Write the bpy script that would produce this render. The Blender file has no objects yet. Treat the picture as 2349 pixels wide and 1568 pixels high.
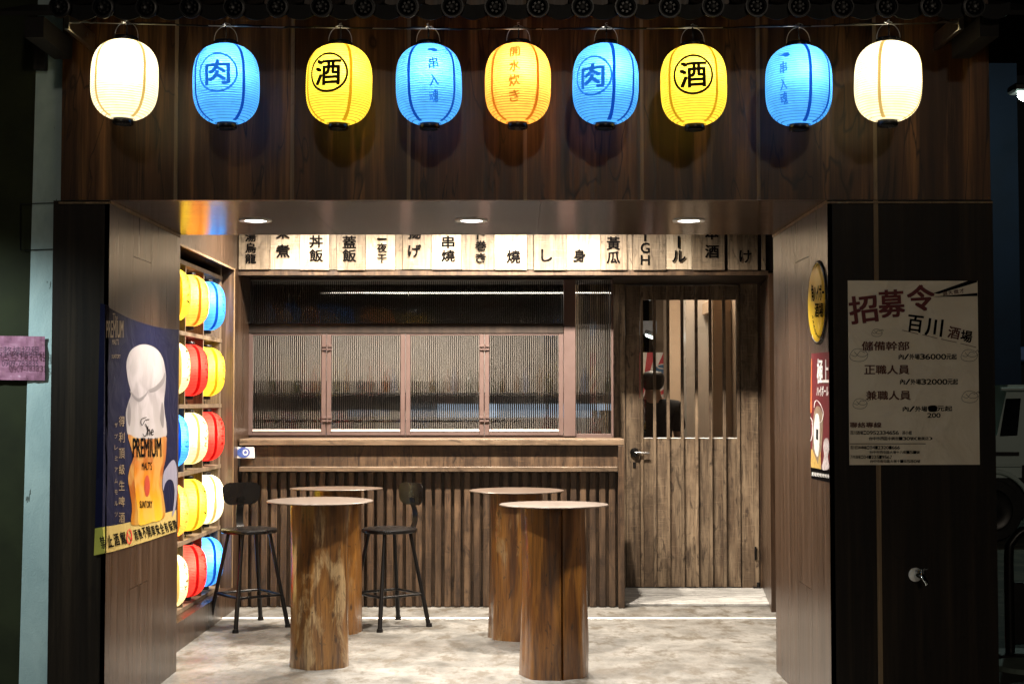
import bpy, bmesh, math, random
from mathutils import Vector, Matrix, noise
from mathutils.geometry import tessellate_polygon
random.seed(7)
R = math.radians
S = bpy.context.scene
COL = S.collection

# ------------------------------------------------------------------ camera
CAM_H, F, CX, CY = 1.45, 3262.5, 1174.5, 784.0     # eye height; focal length and centre in photo pixels (2349 wide)
PITCH, YAW = R(2.352), R(0.184)
cam_d = bpy.data.cameras.new('camera'); cam = bpy.data.objects.new('camera', cam_d); COL.objects.link(cam)
cam_d.sensor_width = 36; cam_d.lens = 50; cam_d.clip_start = .05; cam_d.clip_end = 400
cam.location = (0, 0, CAM_H); cam.rotation_euler = (R(90) + PITCH, 0, YAW)
S.camera = cam

# ------------------------------------------------------------------ world, faint street light, exposure
SUN_EL, SUN_AZ = R(15), R(3)
w = bpy.data.worlds.new('World'); S.world = w; w.use_nodes = True
nt = w.node_tree; nt.nodes.clear()
sky = nt.nodes.new('ShaderNodeTexSky'); sky.sky_type = 'NISHITA'; sky.sun_disc = False
sky.sun_elevation = R(-3.5); sky.sun_rotation = R(180)
bg = nt.nodes.new('ShaderNodeBackground'); bg.inputs['Strength'].default_value = 0.006
wo = nt.nodes.new('ShaderNodeOutputWorld')
nt.links.new(sky.outputs[0], bg.inputs[0]); nt.links.new(bg.outputs[0], wo.inputs[0])
sd = bpy.data.lights.new('street_glow', 'SUN'); sd.energy = 0.19; sd.angle = R(2.6); sd.color = (1.0, .84, .66)  # sun lamp standing in for an assumed street light out of view
so = bpy.data.objects.new('street_glow', sd); COL.objects.link(so)
so.rotation_euler = (R(90) - SUN_EL, 0, SUN_AZ)
S.view_settings.view_transform = 'Standard'; S.view_settings.look = 'None'
S.view_settings.exposure = 0; S.view_settings.gamma = 1; S.view_settings.use_curve_mapping = False
S.cycles.use_denoising = True
S.cycles.max_bounces = 10; S.cycles.transmission_bounces = 8; S.cycles.transparent_max_bounces = 12
S.cycles.sample_clamp_indirect = 4
S.cycles.caustics_reflective = True; S.cycles.caustics_refractive = True

# ------------------------------------------------------------------ real places of photo pixels on real planes
fwd = Vector((-math.sin(YAW) * math.cos(PITCH), math.cos(YAW) * math.cos(PITCH), math.sin(PITCH)))
rgt = Vector((math.cos(YAW), math.sin(YAW), 0)); upv = rgt.cross(fwd)
EYE = Vector((0, 0, CAM_H))
def ray(px, py): return fwd + rgt * ((px - CX) / F) + upv * ((CY - py) / F)
def onY(px, py, Y): d = ray(px, py); return EYE + d * (Y / d.y)
def onX(px, py, X): d = ray(px, py); return EYE + d * (X / d.x)
def XY(px, Y, py=918): return onY(px, py, Y).x
def ZY(py, Y, px=1185): return onY(px, py, Y).z

# ------------------------------------------------------------------ object helpers
WP = {}
def wpos(o): return WP.get(o.name, Vector((0, 0, 0)))
def tag(o, label=None, cat=None, group=None, kind=None):
    if label: o['label'] = label
    if cat: o['category'] = cat
    if group: o['group'] = group
    if kind: o['kind'] = kind
    return o
def empty(name, loc, label=None, cat=None, group=None):
    o = bpy.data.objects.new(name, None); COL.objects.link(o); o.location = loc; o.empty_display_size = .1
    WP[o.name] = Vector(loc); return tag(o, label, cat, group)
def link(name, me, parent=None, origin=(0, 0, 0), mats=None):
    o = bpy.data.objects.new(name, me); COL.objects.link(o); origin = Vector(origin)
    WP[o.name] = origin
    if parent: o.parent = parent; o.location = origin - wpos(parent)
    else: o.location = origin
    if mats:
        for i, m in enumerate(mats):
            o.material_slots[i].link = 'OBJECT'; o.material_slots[i].material = m
    return o
class MB:
    def __init__(s): s.v = []; s.f = []; s.mi = []; s.m = 0
    def add(s, vs, fs):
        n = len(s.v); s.v += [Vector(p) for p in vs]
        for f in fs: s.f.append([i + n for i in f]); s.mi.append(s.m)
    def box(s, a, b):
        x0, y0, z0 = a; x1, y1, z1 = b
        x0, x1 = min(x0, x1), max(x0, x1); y0, y1 = min(y0, y1), max(y0, y1); z0, z1 = min(z0, z1), max(z0, z1)
        s.add([(x0,y0,z0),(x1,y0,z0),(x1,y1,z0),(x0,y1,z0),(x0,y0,z1),(x1,y0,z1),(x1,y1,z1),(x0,y1,z1)],
              [(0,3,2,1),(4,5,6,7),(0,1,5,4),(1,2,6,5),(2,3,7,6),(3,0,4,7)])
    def cbox(s, a, b, c=.003):
        """box with chamfered edges"""
        x0, y0, z0 = a; x1, y1, z1 = b
        x0, x1 = min(x0, x1), max(x0, x1); y0, y1 = min(y0, y1), max(y0, y1); z0, z1 = min(z0, z1), max(z0, z1)
        c = min(c, (x1-x0)*.45, (y1-y0)*.45, (z1-z0)*.45)
        bm = bmesh.new(); bmesh.ops.create_cube(bm, size=1)
        for v in bm.verts:
            v.co = Vector(((x0+x1)/2 + v.co.x*(x1-x0), (y0+y1)/2 + v.co.y*(y1-y0), (z0+z1)/2 + v.co.z*(z1-z0)))
        bmesh.ops.bevel(bm, geom=bm.edges[:], offset=c, segments=1, affect='EDGES')
        s.bm(bm); bm.free()
    def bm(s, bm):
        bm.verts.index_update(); s.add([v.co for v in bm.verts], [[v.index for v in f.verts] for f in bm.faces])
    def tube(s, pts, r, n=8, closed=False, cap=True):
        pts = [Vector(p) for p in pts]; k = len(pts); rs = r if isinstance(r, (list, tuple)) else [r]*k
        up = None; rings = []
        for i, p in enumerate(pts):
            if closed: t = pts[(i+1) % k] - pts[i-1]
            else: t = pts[min(i+1, k-1)] - pts[max(i-1, 0)]
            t.normalize()
            if up is None: up = Vector((0,0,1)) if abs(t.z) < .9 else Vector((1,0,0))
            a = t.cross(up); a.normalize(); b = a.cross(t); b.normalize(); up = b
            rings.append([p + a*math.cos(2*math.pi*j/n)*rs[i] + b*math.sin(2*math.pi*j/n)*rs[i] for j in range(n)])
        vs = [v for q in rings for v in q]; fs = []
        for i in range(k if closed else k-1):
            i2 = (i+1) % k
            for j in range(n): fs.append((i*n+j, i*n+(j+1)%n, i2*n+(j+1)%n, i2*n+j))
        if cap and not closed: fs.append(tuple(range(n))[::-1]); fs.append(tuple((k-1)*n+j for j in range(n)))
        s.add(vs, fs)
    def lathe(s, prof, c=(0,0,0), n=32, cap=True, axis='Z'):
        c = Vector(c); vs = []
        for r, z in prof:
            for j in range(n):
                a = 2*math.pi*j/n; p = Vector((r*math.cos(a), r*math.sin(a), z))
                if axis == 'Y': p = Vector((p.x, -p.z, p.y))
                if axis == 'X': p = Vector((p.z, p.x, p.y))
                vs.append(c + p)
        fs = []
        for i in range(len(prof)-1):
            for j in range(n): fs.append((i*n+j, i*n+(j+1)%n, (i+1)*n+(j+1)%n, (i+1)*n+j))
        if cap: fs.append(tuple(range(n))[::-1]); k = len(prof)-1; fs.append(tuple(k*n+j for j in range(n)))
        s.add(vs, fs)
    def mesh(s, name, mats, origin=None, smooth=False):
        if origin is None:
            lo = [min(v[i] for v in s.v) for i in range(3)]; hi = [max(v[i] for v in s.v) for i in range(3)]
            origin = Vector([(a+b)/2 for a, b in zip(lo, hi)])
        origin = Vector(origin)
        me = bpy.data.meshes.new(name); me.from_pydata([v - origin for v in s.v], [], s.f)
        for m in mats: me.materials.append(m)
        for i, p in enumerate(me.polygons): p.material_index = s.mi[i]; p.use_smooth = smooth
        me.update(); return me, origin
    def build(s, name, mat, parent=None, origin=None, smooth=False):
        mats = mat if isinstance(mat, (list, tuple)) else [mat]
        me, og = s.mesh(name, mats, origin, smooth)
        o = link(name, me, parent, og)
        if smooth: auto_smooth(me)
        return o
def auto_smooth(me, ang=R(40)):
    bm = bmesh.new(); bm.from_mesh(me)
    bmesh.ops.recalc_face_normals(bm, faces=bm.faces[:])
    for e in bm.edges:
        if len(e.link_faces) == 2 and e.calc_face_angle(0) > ang: e.smooth = False
    bm.to_mesh(me); bm.free()
def box(name, a, b, mat, parent=None, c=0):
    m = MB()
    if c: m.cbox(a, b, c)
    else: m.box(a, b)
    return m.build(name, mat, parent)

# ------------------------------------------------------------------ materials
def mat(name):
    m = bpy.data.materials.new(name); m.use_nodes = True; n = m.node_tree; n.nodes.clear()
    out = n.nodes.new('ShaderNodeOutputMaterial'); return m, n, out
def L(n, a, b): n.links.new(a, b)
def ramp(n, stops, src):
    r = n.nodes.new('ShaderNodeValToRGB'); e = r.color_ramp.elements
    while len(e) < len(stops): e.new(.5)
    for i, (p, c) in enumerate(stops):
        e[i].position = p; e[i].color = (c, c, c, 1) if isinstance(c, (int, float)) else (*c, 1)
    L(n, src, r.inputs[0]); return r.outputs[0]
def noise_n(n, vec, scale, detail=4, rough=.55, dist=0, sc=None):
    if sc:
        mp = n.nodes.new('ShaderNodeMapping'); mp.inputs['Scale'].default_value = sc; L(n, vec, mp.inputs[0]); vec = mp.outputs[0]
    t = n.nodes.new('ShaderNodeTexNoise'); t.inputs['Scale'].default_value = scale; t.inputs['Detail'].default_value = detail
    t.inputs['Roughness'].default_value = rough; t.inputs['Distortion'].default_value = dist
    L(n, vec, t.inputs['Vector']); return t.outputs['Fac']
def mix(n, f, a, b, mode='MIX'):
    x = n.nodes.new('ShaderNodeMix'); x.data_type = 'RGBA'; x.blend_type = mode
    for k, v in ((0, f), (6, a), (7, b)):
        if isinstance(v, (int, float)): x.inputs[k].default_value = v if k == 0 else (v, v, v, 1)
        elif isinstance(v, tuple): x.inputs[k].default_value = (*v, 1)
        else: L(n, v, x.inputs[k])
    return x.outputs[2]
def math_n(n, op, a, b=0.0, c=None):
    x = n.nodes.new('ShaderNodeMath'); x.operation = op
    for k, v in enumerate((a, b) if c is None else (a, b, c)):
        if isinstance(v, (int, float)): x.inputs[k].default_value = v
        else: L(n, v, x.inputs[k])
    return x.outputs[0]
def coords(n, rnd=True):
    tc = n.nodes.new('ShaderNodeTexCoord'); v = tc.outputs['Object']
    if rnd:
        oi = n.nodes.new('ShaderNodeObjectInfo'); c = n.nodes.new('ShaderNodeCombineXYZ')
        a = math_n(n, 'MULTIPLY', oi.outputs['Random'], 53.0); b = math_n(n, 'MULTIPLY', oi.outputs['Random'], 31.0)
        L(n, a, c.inputs[0]); L(n, b, c.inputs[1]); L(n, math_n(n, 'MULTIPLY', oi.outputs['Random'], 17.0), c.inputs[2])
        ad = n.nodes.new('ShaderNodeVectorMath'); ad.operation = 'ADD'; L(n, v, ad.inputs[0]); L(n, c.outputs[0], ad.inputs[1]); v = ad.outputs[0]
        return v, oi.outputs['Random']
    return v, None
def principled(n, out, col, rough=.5, metal=0, spec=.5, bump=None, bstr=.3, bdist=.002, coat=0, crough=.1):
    p = n.nodes.new('ShaderNodeBsdfPrincipled')
    for k, v in (('Base Color', col), ('Roughness', rough)):
        if isinstance(v, tuple): p.inputs[k].default_value = (*v, 1)
        elif isinstance(v, (int, float)): p.inputs[k].default_value = v
        else: L(n, v, p.inputs[k])
    p.inputs['Metallic'].default_value = metal; p.inputs['Specular IOR Level'].default_value = spec
    p.inputs['Coat Weight'].default_value = coat; p.inputs['Coat Roughness'].default_value = crough
    if bump is not None:
        b = n.nodes.new('ShaderNodeBump'); b.inputs['Strength'].default_value = bstr; b.inputs['Distance'].default_value = bdist
        L(n, bump, b.inputs['Height']); L(n, b.outputs[0], p.inputs['Normal'])
    L(n, p.outputs[0], out.inputs[0]); return p
def plain(name, col, rough=.5, metal=0, spec=.5, var=.15, nscale=14, bstr=.1, coat=0):
    m, n, out = mat(name); v, _ = coords(n)
    a = noise_n(n, v, nscale, 5)
    c = mix(n, ramp(n, [(.3, 0), (.7, 1)], a), tuple(x*(1-var) for x in col), tuple(min(1, x*(1+var)) for x in col))
    rr = math_n(n, 'MULTIPLY_ADD', a, .2, rough - .1)
    principled(n, out, c, rr, metal, spec, a, bstr, .001, coat); return m
def wood(name, dark, mid, light, rough=.35, axis='Z', fine=70, broad=7, cracks=.6, bstr=.25, spec=.5, vary=.2, coat=0, aniso=0):
    m, n, out = mat(name); v, rnd = coords(n)
    ax = {'X': 0, 'Y': 1, 'Z': 2}[axis]
    def sc(a, l): s = [a, a, a]; s[ax] = l; return tuple(s)
    A = noise_n(n, v, 1, 6, .6, .3, sc(fine, fine*.02))
    B = noise_n(n, v, 1, 4, .55, 1.1, sc(broad, broad*.09))
    C = noise_n(n, v, 1, 3, .5, 2.0, sc(broad*.7, broad*.10))
    D = noise_n(n, v, 1, 5, .6, .2, sc(fine*.25, fine*.012))
    col = mix(n, ramp(n, [(.34, 0), (.66, 1)], B), dark, mid)
    col = mix(n, ramp(n, [(.5, 0), (.72, .85)], D), col, light)
    col = mix(n, math_n(n, 'MULTIPLY', ramp(n, [(.35, 1), (.6, 0)], A), .55), col, tuple(x*.55 for x in dark))
    if cracks:
        d = math_n(n, 'ABSOLUTE', math_n(n, 'SUBTRACT', C, .5)); k = ramp(n, [(0.0, cracks), (.012, 0)], d)
        col = mix(n, k, col, tuple(x*.25 for x in dark))
    if vary:
        f = math_n(n, 'MULTIPLY_ADD', rnd, 2*vary, 1-vary); cc = n.nodes.new('ShaderNodeCombineColor')
        for i in range(3): L(n, f, cc.inputs[i])
        col = mix(n, 1.0, col, cc.outputs[0], 'MULTIPLY')
    rr = math_n(n, 'MULTIPLY_ADD', A, .25, rough - .12)
    p = principled(n, out, col, rr, 0, spec, A, bstr, .0015, coat)
    if aniso: p.inputs['Anisotropic'].default_value = aniso
    return m
def rustic(name, dark, mid, light, rough=.6, axis='Z', vary=.18):
    """worn saw-marked boards"""
    m, n, out = mat(name); v, rnd = coords(n)
    ax = {'X': 0, 'Y': 1, 'Z': 2}[axis]
    def sc(a, l): s = [a, a, a]; s[ax] = l; return tuple(s)
    A = noise_n(n, v, 1, 6, .65, .6, sc(55, 2.6)); B = noise_n(n, v, 1, 5, .6, .8, sc(13, 1.6))
    K = noise_n(n, v, 1, 4, .6, 1.5, sc(16, 6)); SW = noise_n(n, v, 1, 3, .5, .2, sc(9, 110))
    col = mix(n, ramp(n, [(.36, 0), (.62, 1)], B), mid, light)
    col = mix(n, ramp(n, [(.34, .8), (.52, 0)], A), col, dark)
    col = mix(n, ramp(n, [(.55, 0), (.68, .85)], K), col, dark)
    BL = noise_n(n, v, 1, 4, .6, .6, sc(5, 3.2)); col = mix(n, ramp(n, [(.46, 0), (.62, .6)], BL), col, tuple((a+b)/2.4 for a, b in zip(dark, mid)))
    col = mix(n, ramp(n, [(.58, 0), (.75, .35)], SW), col, tuple(min(1, x*1.35) for x in light))
    f = math_n(n, 'MULTIPLY_ADD', rnd, 2*vary, 1-vary); cc = n.nodes.new('ShaderNodeCombineColor')
    for i in range(3): L(n, f, cc.inputs[i])
    col = mix(n, 1.0, col, cc.outputs[0], 'MULTIPLY')
    h = math_n(n, 'ADD', A, math_n(n, 'MULTIPLY', SW, .5))
    principled(n, out, col, rough, 0, .4, h, .55, .002); return m
def emit(name, col, s):
    m, n, out = mat(name); e = n.nodes.new('ShaderNodeEmission'); e.inputs[0].default_value = (*col, 1); e.inputs[1].default_value = s
    L(n, e.outputs[0], out.inputs[0]); return m
def paper_lit(name, col, glow, trans=.9, grain=.12):
    """thin dyed paper: passes the bulb's light and glows"""
    m, n, out = mat(name); v, _ = coords(n)
    a = noise_n(n, v, 22, 4, .6, .4)
    c = mix(n, ramp(n, [(.3, 0), (.7, 1)], a), tuple(x*(1-grain) for x in col), tuple(min(1, x*(1+grain)) for x in col))
    gm = n.nodes.new('ShaderNodeGamma'); L(n, c, gm.inputs[0]); gm.inputs[1].default_value = .85; t = n.nodes.new('ShaderNodeBsdfTranslucent'); L(n, mix(n, 1.0, gm.outputs[0], trans, 'MULTIPLY'), t.inputs[0])
    e = n.nodes.new('ShaderNodeEmission'); L(n, c, e.inputs[0]); e.inputs[1].default_value = glow
    d = n.nodes.new('ShaderNodeBsdfDiffuse'); L(n, c, d.inputs[0])
    m1 = n.nodes.new('ShaderNodeMixShader'); m1.inputs[0].default_value = .12; L(n, t.outputs[0], m1.inputs[1]); L(n, d.outputs[0], m1.inputs[2])
    s = n.nodes.new('ShaderNodeAddShader'); L(n, m1.outputs[0], s.inputs[0]); L(n, e.outputs[0], s.inputs[1])
    L(n, s.outputs[0], out.inputs[0]); return m

M = {}
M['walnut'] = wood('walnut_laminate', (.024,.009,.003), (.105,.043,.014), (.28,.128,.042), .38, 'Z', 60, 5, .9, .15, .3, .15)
M['walnut_shaded'] = wood('walnut_laminate_shaded', (.005,.003,.0018), (.015,.0095,.0055), (.032,.021,.012), .5, 'Z', 60, 6, .4, .15, .2, .1)  # same laminate as the upper wall, darkened to carry the pillars' shade
M['jamb'] = wood('brown_laminate', (.024,.0125,.0065), (.046,.026,.015), (.082,.049,.031), .30, 'Z', 75, 7, .15, .12, .5, .06)
M['soffit'] = wood('soffit_laminate', (.026,.014,.0085), (.038,.021,.013), (.054,.031,.020), .17, 'X', 60, 5, .25, .06, .65, .04)
M['batten'] = wood('batten_wood', (.15,.10,.052), (.26,.175,.095), (.34,.23,.135), .5, 'Z', 80, 9, .3, .3, .3, .1)
M['rustic'] = rustic('grey_rustic_board', (.020,.011,.0065), (.100,.066,.040), (.215,.158,.102), .6)
M['menu_tan'] = rustic('tan_menu_board', (.045,.032,.020), (.12,.090,.058), (.20,.158,.11), .55, vary=.1)
M['menu'] = rustic('pale_menu_board', (.16,.12,.075), (.30,.245,.175), (.40,.345,.265), .55, vary=.1)
M['slat'] = rustic('brown_counter_board', (.008,.004,.002), (.036,.020,.0105), (.085,.052,.029), .5)
M['ledge'] = rustic('counter_ledge_wood', (.022,.014,.008), (.072,.047,.029), (.125,.087,.056), .5, axis='X')
M['darkwood'] = wood('dark_wood_and_rail_shade', (.010,.006,.004), (.020,.012,.008), (.032,.02,.013), .5, 'Z', 60, 7, 0, .2, .3, .1)
M['shelfwood'] = rustic('shelf_wood', (.04,.027,.017), (.12,.085,.055), (.19,.14,.09), .5)
M['mauve'] = plain('dusty_rose_metal', (.070,.046,.041), .42, 0, .4, .06)
M['black'] = plain('black_paint', (.006,.0055,.0055), .34, 0, .28, .1)
M['black_gloss'] = plain('black_gloss_metal', (.005,.0045,.0045), .28, 0, .32, .1, 8, .05, .0)
M['black_cap'] = plain('black_cap_plastic', (.012,.011,.012), .25, 0, .5, .1)
M['wire'] = plain('galvanised_wire', (.55,.52,.46), .3, 1, .5, .1)
M['steel'] = plain('brushed_steel', (.6,.6,.6), .25, 1, .5, .1)
M['chrome'] = plain('chrome', (.7,.75,.75), .12, 1, .5, .05)
M['white'] = plain('white_paint', (.78,.77,.74), .5, 0, .4, .05)
M['ink'] = plain('black_ink', (.005,.0045,.0045), .8, 0, .0, .05)
M['red_ink'] = plain('dark_red_ink', (.12,.010,.012), .5, 0, .3, .05)
M['brown_ink'] = plain('brown_ink', (.10,.030,.018), .5, 0, .3, .05)
M['roof'] = plain('black_glazed_tile', (.004,.0045,.006), .34, 0, .28, .2, 8, .1, .0)
M['roof_dull'] = plain('black_weathered_tile', (.004,.0045,.005), .45, 0, .12, .2, 8, .1, .0)
M['green_wall'] = plain('dark_green_plaster', (.020,.024,.010), .8, 0, .2, .3, 5, .4)
M['darkwall'] = plain('dark_interior_wall', (.016,.014,.013), .7, 0, .2, .2, 3, .2)
M['tan_wall'] = plain('tan_plaster', (.44,.32,.225), .7, 0, .2, .06, 5, .2)
M['white_tile'] = plain('pale_wall_tile', (.62,.55,.48), .3, 0, .5, .05, 5, .1)
M['skin'] = plain('skin', (.30,.17,.11), .5, 0, .4, .08)
M['hair'] = plain('black_hair', (.008,.007,.007), .5, 0, .3, .2, 60, .5)
M['cloth'] = plain('black_cloth', (.010,.010,.012), .85, 0, .2, .2, 40, .3)

def mk_concrete():
    m, n, out = mat('stained_concrete'); v, _ = coords(n, False)
    sp_ = noise_n(n, v, 26, 5, .7, .0)
    a = noise_n(n, v, 3.2, 10, .70, .0); b = noise_n(n, v, 6.5, 10, .72, .1, (1, .55, 1)); c = noise_n(n, v, 55, 5, .75); d = noise_n(n, v, 1.1, 6, .6)
    col = mix(n, ramp(n, [(.38, 0), (.62, 1)], a), (.085,.083,.076), (.185,.180,.168))
    col = mix(n, ramp(n, [(.50, 0), (.60, .85)], b), col, (.050,.040,.026))
    col = mix(n, ramp(n, [(.50, 0), (.62, .55)], d), col, (.060,.052,.042))
    col = mix(n, ramp(n, [(.30, .5), (.42, 0)], c), col, (.055,.050,.040))
    vo = n.nodes.new('ShaderNodeTexNoise'); vo.inputs['Scale'].default_value = 3.1; vo.inputs['Detail'].default_value = 7; vo.inputs['Distortion'].default_value = .6; L(n, v, vo.inputs['Vector'])
    k = math_n(n, 'ABSOLUTE', math_n(n, 'SUBTRACT', vo.outputs['Fac'], .5))
    col = mix(n, ramp(n, [(0, .35), (.003, 0)], k), col, (.06,.05,.04))
    col = mix(n, ramp(n, [(.60, 0), (.66, .6)], sp_), col, (.045,.038,.028))
    rr = ramp(n, [(.35, .32), (.65, .62)], b)
    principled(n, out, col, rr, 0, .45, math_n(n, 'ADD', c, b), .35, .003); return m
M['concrete'] = mk_concrete()
def mk_asphalt():
    m, n, out = mat('asphalt'); v, _ = coords(n, False)
    a = noise_n(n, v, 90, 4, .7); b = noise_n(n, v, 2.5, 6, .6, 1)
    col = mix(n, ramp(n, [(.35, 0), (.7, 1)], a), (.045,.048,.042), (.13,.14,.12))
    col = mix(n, ramp(n, [(.5, 0), (.62, .7)], b), col, (.19,.18,.14))
    principled(n, out, col, .7, 0, .3, a, .6, .004); return m
M['asphalt'] = mk_asphalt()
def mk_teal():
    m, n, out = mat('pale_blue_paint'); v, _ = coords(n, False)
    a = noise_n(n, v, 130, 3, .6); b = noise_n(n, v, 7, 7, .65, .6, (1, 1, .5)); s = noise_n(n, v, 26, 3, .6, 0, (1, 1, .4))
    col = mix(n, ramp(n, [(.38, 0), (.62, 1)], b), (.34,.46,.48), (.43,.56,.57))
    col = mix(n, ramp(n, [(.73, 0), (.76, .9)], s), col, (.08,.10,.09))
    principled(n, out, col, .6, 0, .3, math_n(n, 'ADD', a, b), .4, .003); return m
M['teal'] = mk_teal()
def mk_log(name, dark, mid, light, pale, seed, pamt):
    m, n, out = mat(name); v, _ = coords(n)
    A = noise_n(n, v, 1, 6, .65, .6, (24, 24, 1.6)); B = noise_n(n, v, 1, 5, .6, 1.0, (7, 7, 1.1))
    C = noise_n(n, v, 1, 7, .68, .5, (9, 9, 3.0)); K = noise_n(n, v, 1, 4, .6, 1.5, (22, 22, 9)); G = noise_n(n, v, 1, 4, .6, .3, (110, 110, 4))
    col = mix(n, ramp(n, [(.36, 0), (.64, 1)], A), dark, mid)
    col = mix(n, ramp(n, [(.45, 0), (.66, .9)], B), col, light)
    col = mix(n, ramp(n, [(.56 - pamt, 0), (.66 - pamt, .9)], C), col, pale)
    vk = n.nodes.new('ShaderNodeTexVoronoi'); vk.inputs['Scale'].default_value = 1.0; mk = n.nodes.new('ShaderNodeMapping'); mk.inputs['Scale'].default_value = (9, 9, 4); L(n, v, mk.inputs[0]); L(n, mk.outputs[0], vk.inputs['Vector'])
    col = mix(n, ramp(n, [(.03, .9), (.11, 0)], vk.outputs['Distance']), col, (.022,.010,.004))
    col = mix(n, ramp(n, [(.30, .85), (.38, 0)], K), col, (.018,.010,.005))
    col = mix(n, ramp(n, [(.33, .7), (.5, 0)], G), col, tuple(x*.6 for x in dark))
    principled(n, out, col, .38, 0, .5, math_n(n, 'ADD', A, G), .5, .004, .8, .14); return m
M['log_a'] = mk_log('varnished_log_pale', (.045,.017,.003), (.135,.055,.009), (.22,.105,.022), (.27,.185,.09), 1, .05)
M['log_b'] = mk_log('varnished_log_amber', (.045,.015,.002), (.145,.052,.006), (.25,.105,.015), (.15,.07,.02), 2, -.04)
M['log_c'] = mk_log('varnished_log_mixed', (.042,.014,.0025), (.125,.046,.006), (.20,.085,.014), (.20,.12,.05), 3, .02)
M['tabletop'] = plain('brown_metal_table_top', (.062,.043,.031), .36, .15, .5, .12, 6, .05)

# ------------------------------------------------------------------ text and flat print
FC = {}
def glyphs(s, bold):
    k = s
    if k not in FC:
        c = bpy.data.curves.new('t', 'FONT'); c.body = s; c.size = 1; c.offset = 0; c.resolution_u = 3; c.fill_mode = 'FRONT'
        o = bpy.data.objects.new('t', c); me = bpy.data.meshes.new_from_object(o)
        vs = [(v.co.x, v.co.y) for v in me.vertices]; fs = [list(p.vertices) for p in me.polygons]
        bpy.data.objects.remove(o); bpy.data.curves.remove(c); bpy.data.meshes.remove(me)
        x0, x1 = min(v[0] for v in vs), max(v[0] for v in vs); y0, y1 = min(v[1] for v in vs), max(v[1] for v in vs)
        FC[k] = ([((x-x0)/(x1-x0), (y-y0)/(y1-y0)) for x, y in vs], fs, (x1-x0), (y1-y0))
    return FC[k]
def text_px(mb, s, surf, x0, y0, x1, y1, bold=.025, rot=0, shear=0):
    """letters filling the photo rectangle, laid on the real surface surf(px, py)"""
    vs, fs, _, _ = glyphs(s, bold); cx, cy = (x0+x1)/2, (y0+y1)/2; c, q = math.cos(rot), math.sin(rot)
    ex, ey = (x1-x0)/len(s)*min(bold, .034)*.85, (y1-y0)*min(bold, .034)*.6; tries = [(0, 0)] if bold < .012 else [(ex, ey), (-ex, ey), (ex, -ey), (-ex, -ey)]
    for k, (ox, oy) in enumerate(tries):      # heavier strokes: the same letter laid over itself, slightly shifted
        out = []
        for u, v in vs:
            dx = x0 + u*(x1-x0) - cx; dy = y1 + v*(y0-y1) - cy; dy += shear*dx; dx += ox; dy += oy
            p = surf(cx + dx*c - dy*q, cy + dx*q + dy*c)
            if getattr(surf, 'wrap', False): p.y = k*.00025
            else: p = p + (EYE-p).normalized()*(k*.00022)
            out.append(p)
        mb.add(out, fs)
def text_row(mb, s, surf, x0, y0, x1, y1, bold=.025, rot=0):
    """each character in its own cell, so digits and kanji keep the cell width"""
    n = len(s); 
    for i, ch in enumerate(s):
        if ch == ' ': continue
        a = x0 + (x1-x0)*i/n; b = x0 + (x1-x0)*(i+.92)/n; text_px(mb, ch, surf, a, y0, b, y1, bold, rot)
def smooth_loop(pts, k=4, closed=True):
    n = len(pts); out = []
    for i in range(n if closed else n-1):
        g = lambda j: Vector(pts[j % n]) if closed else Vector(pts[max(0, min(n-1, j))])
        p0, p1, p2, p3 = g(i-1), g(i), g(i+1), g(i+2)
        for t in range(k):
            t /= k; out.append(.5*((2*p1) + (p2-p0)*t + (2*p0-5*p1+4*p2-p3)*t*t + (3*p1-p0-3*p2+p3)*t**3))
    if not closed: out.append(Vector(pts[-1]))
    return out
def poly_px(mb, pts, surf, smooth=0):
    if smooth: pts = [tuple(p) for p in smooth_loop(pts, smooth)]
    vs = [surf(*p[:2]) for p in pts]
    tri = tessellate_polygon([[Vector((p[0], p[1], 0)) for p in pts]]); mb.add(vs, [tuple(t) for t in tri])
def stroke_px(mb, pts, wd, surf, smooth=4, closed=False):
    P = smooth_loop(pts, smooth, closed) if smooth else [Vector(p) for p in pts]; vs = []; n = len(P)
    for i, p in enumerate(P):
        t = (P[(i+1) % n] - P[i-1]) if closed else (P[min(i+1, n-1)] - P[max(i-1, 0)])
        if t.length < 1e-6: t = Vector((1, 0))
        t.normalize(); q = Vector((-t.y, t.x)) * (wd/2)
        vs += [surf(p.x+q.x, p.y+q.y), surf(p.x-q.x, p.y-q.y)]
    fs = [(2*i, 2*i+1, 2*((i+1) % n)+1, 2*((i+1) % n)) for i in range(n if closed else n-1)]
    mb.add(vs, fs)
def ell(cx, cy, rx, ry, n=28, a0=0, a1=2*math.pi): return [(cx+rx*math.cos(a0+(a1-a0)*i/n), cy+ry*math.sin(a0+(a1-a0)*i/n)) for i in range(n)]
def surfY(Y): return lambda x, y: onY(x, y, Y)
def surfX(X): return lambda x, y: onX(x, y, X)

# ------------------------------------------------------------------ key planes
YF, YJ, YB, YW, YD = 6.35, 7.69, 10.0, 10.45, 11.0        # facade, back of the portal, menu wall, window, door
XL, XR = -1.826, 1.392                                    # faces of the two portal jambs
XW, XWR = -1.96, 1.90                                     # side walls of the seating bay
ZS = ZY(458.5, YF)                                        # underside of the portal
ZLN = ZY(621, YB)                                         # underside of the menu bulkhead
X0 = -2.055; PP = .5235; X1 = X0 + 8*PP                   # facade, eight panels wide
ZC = 2.98                                                 # ceiling of the bay

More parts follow.
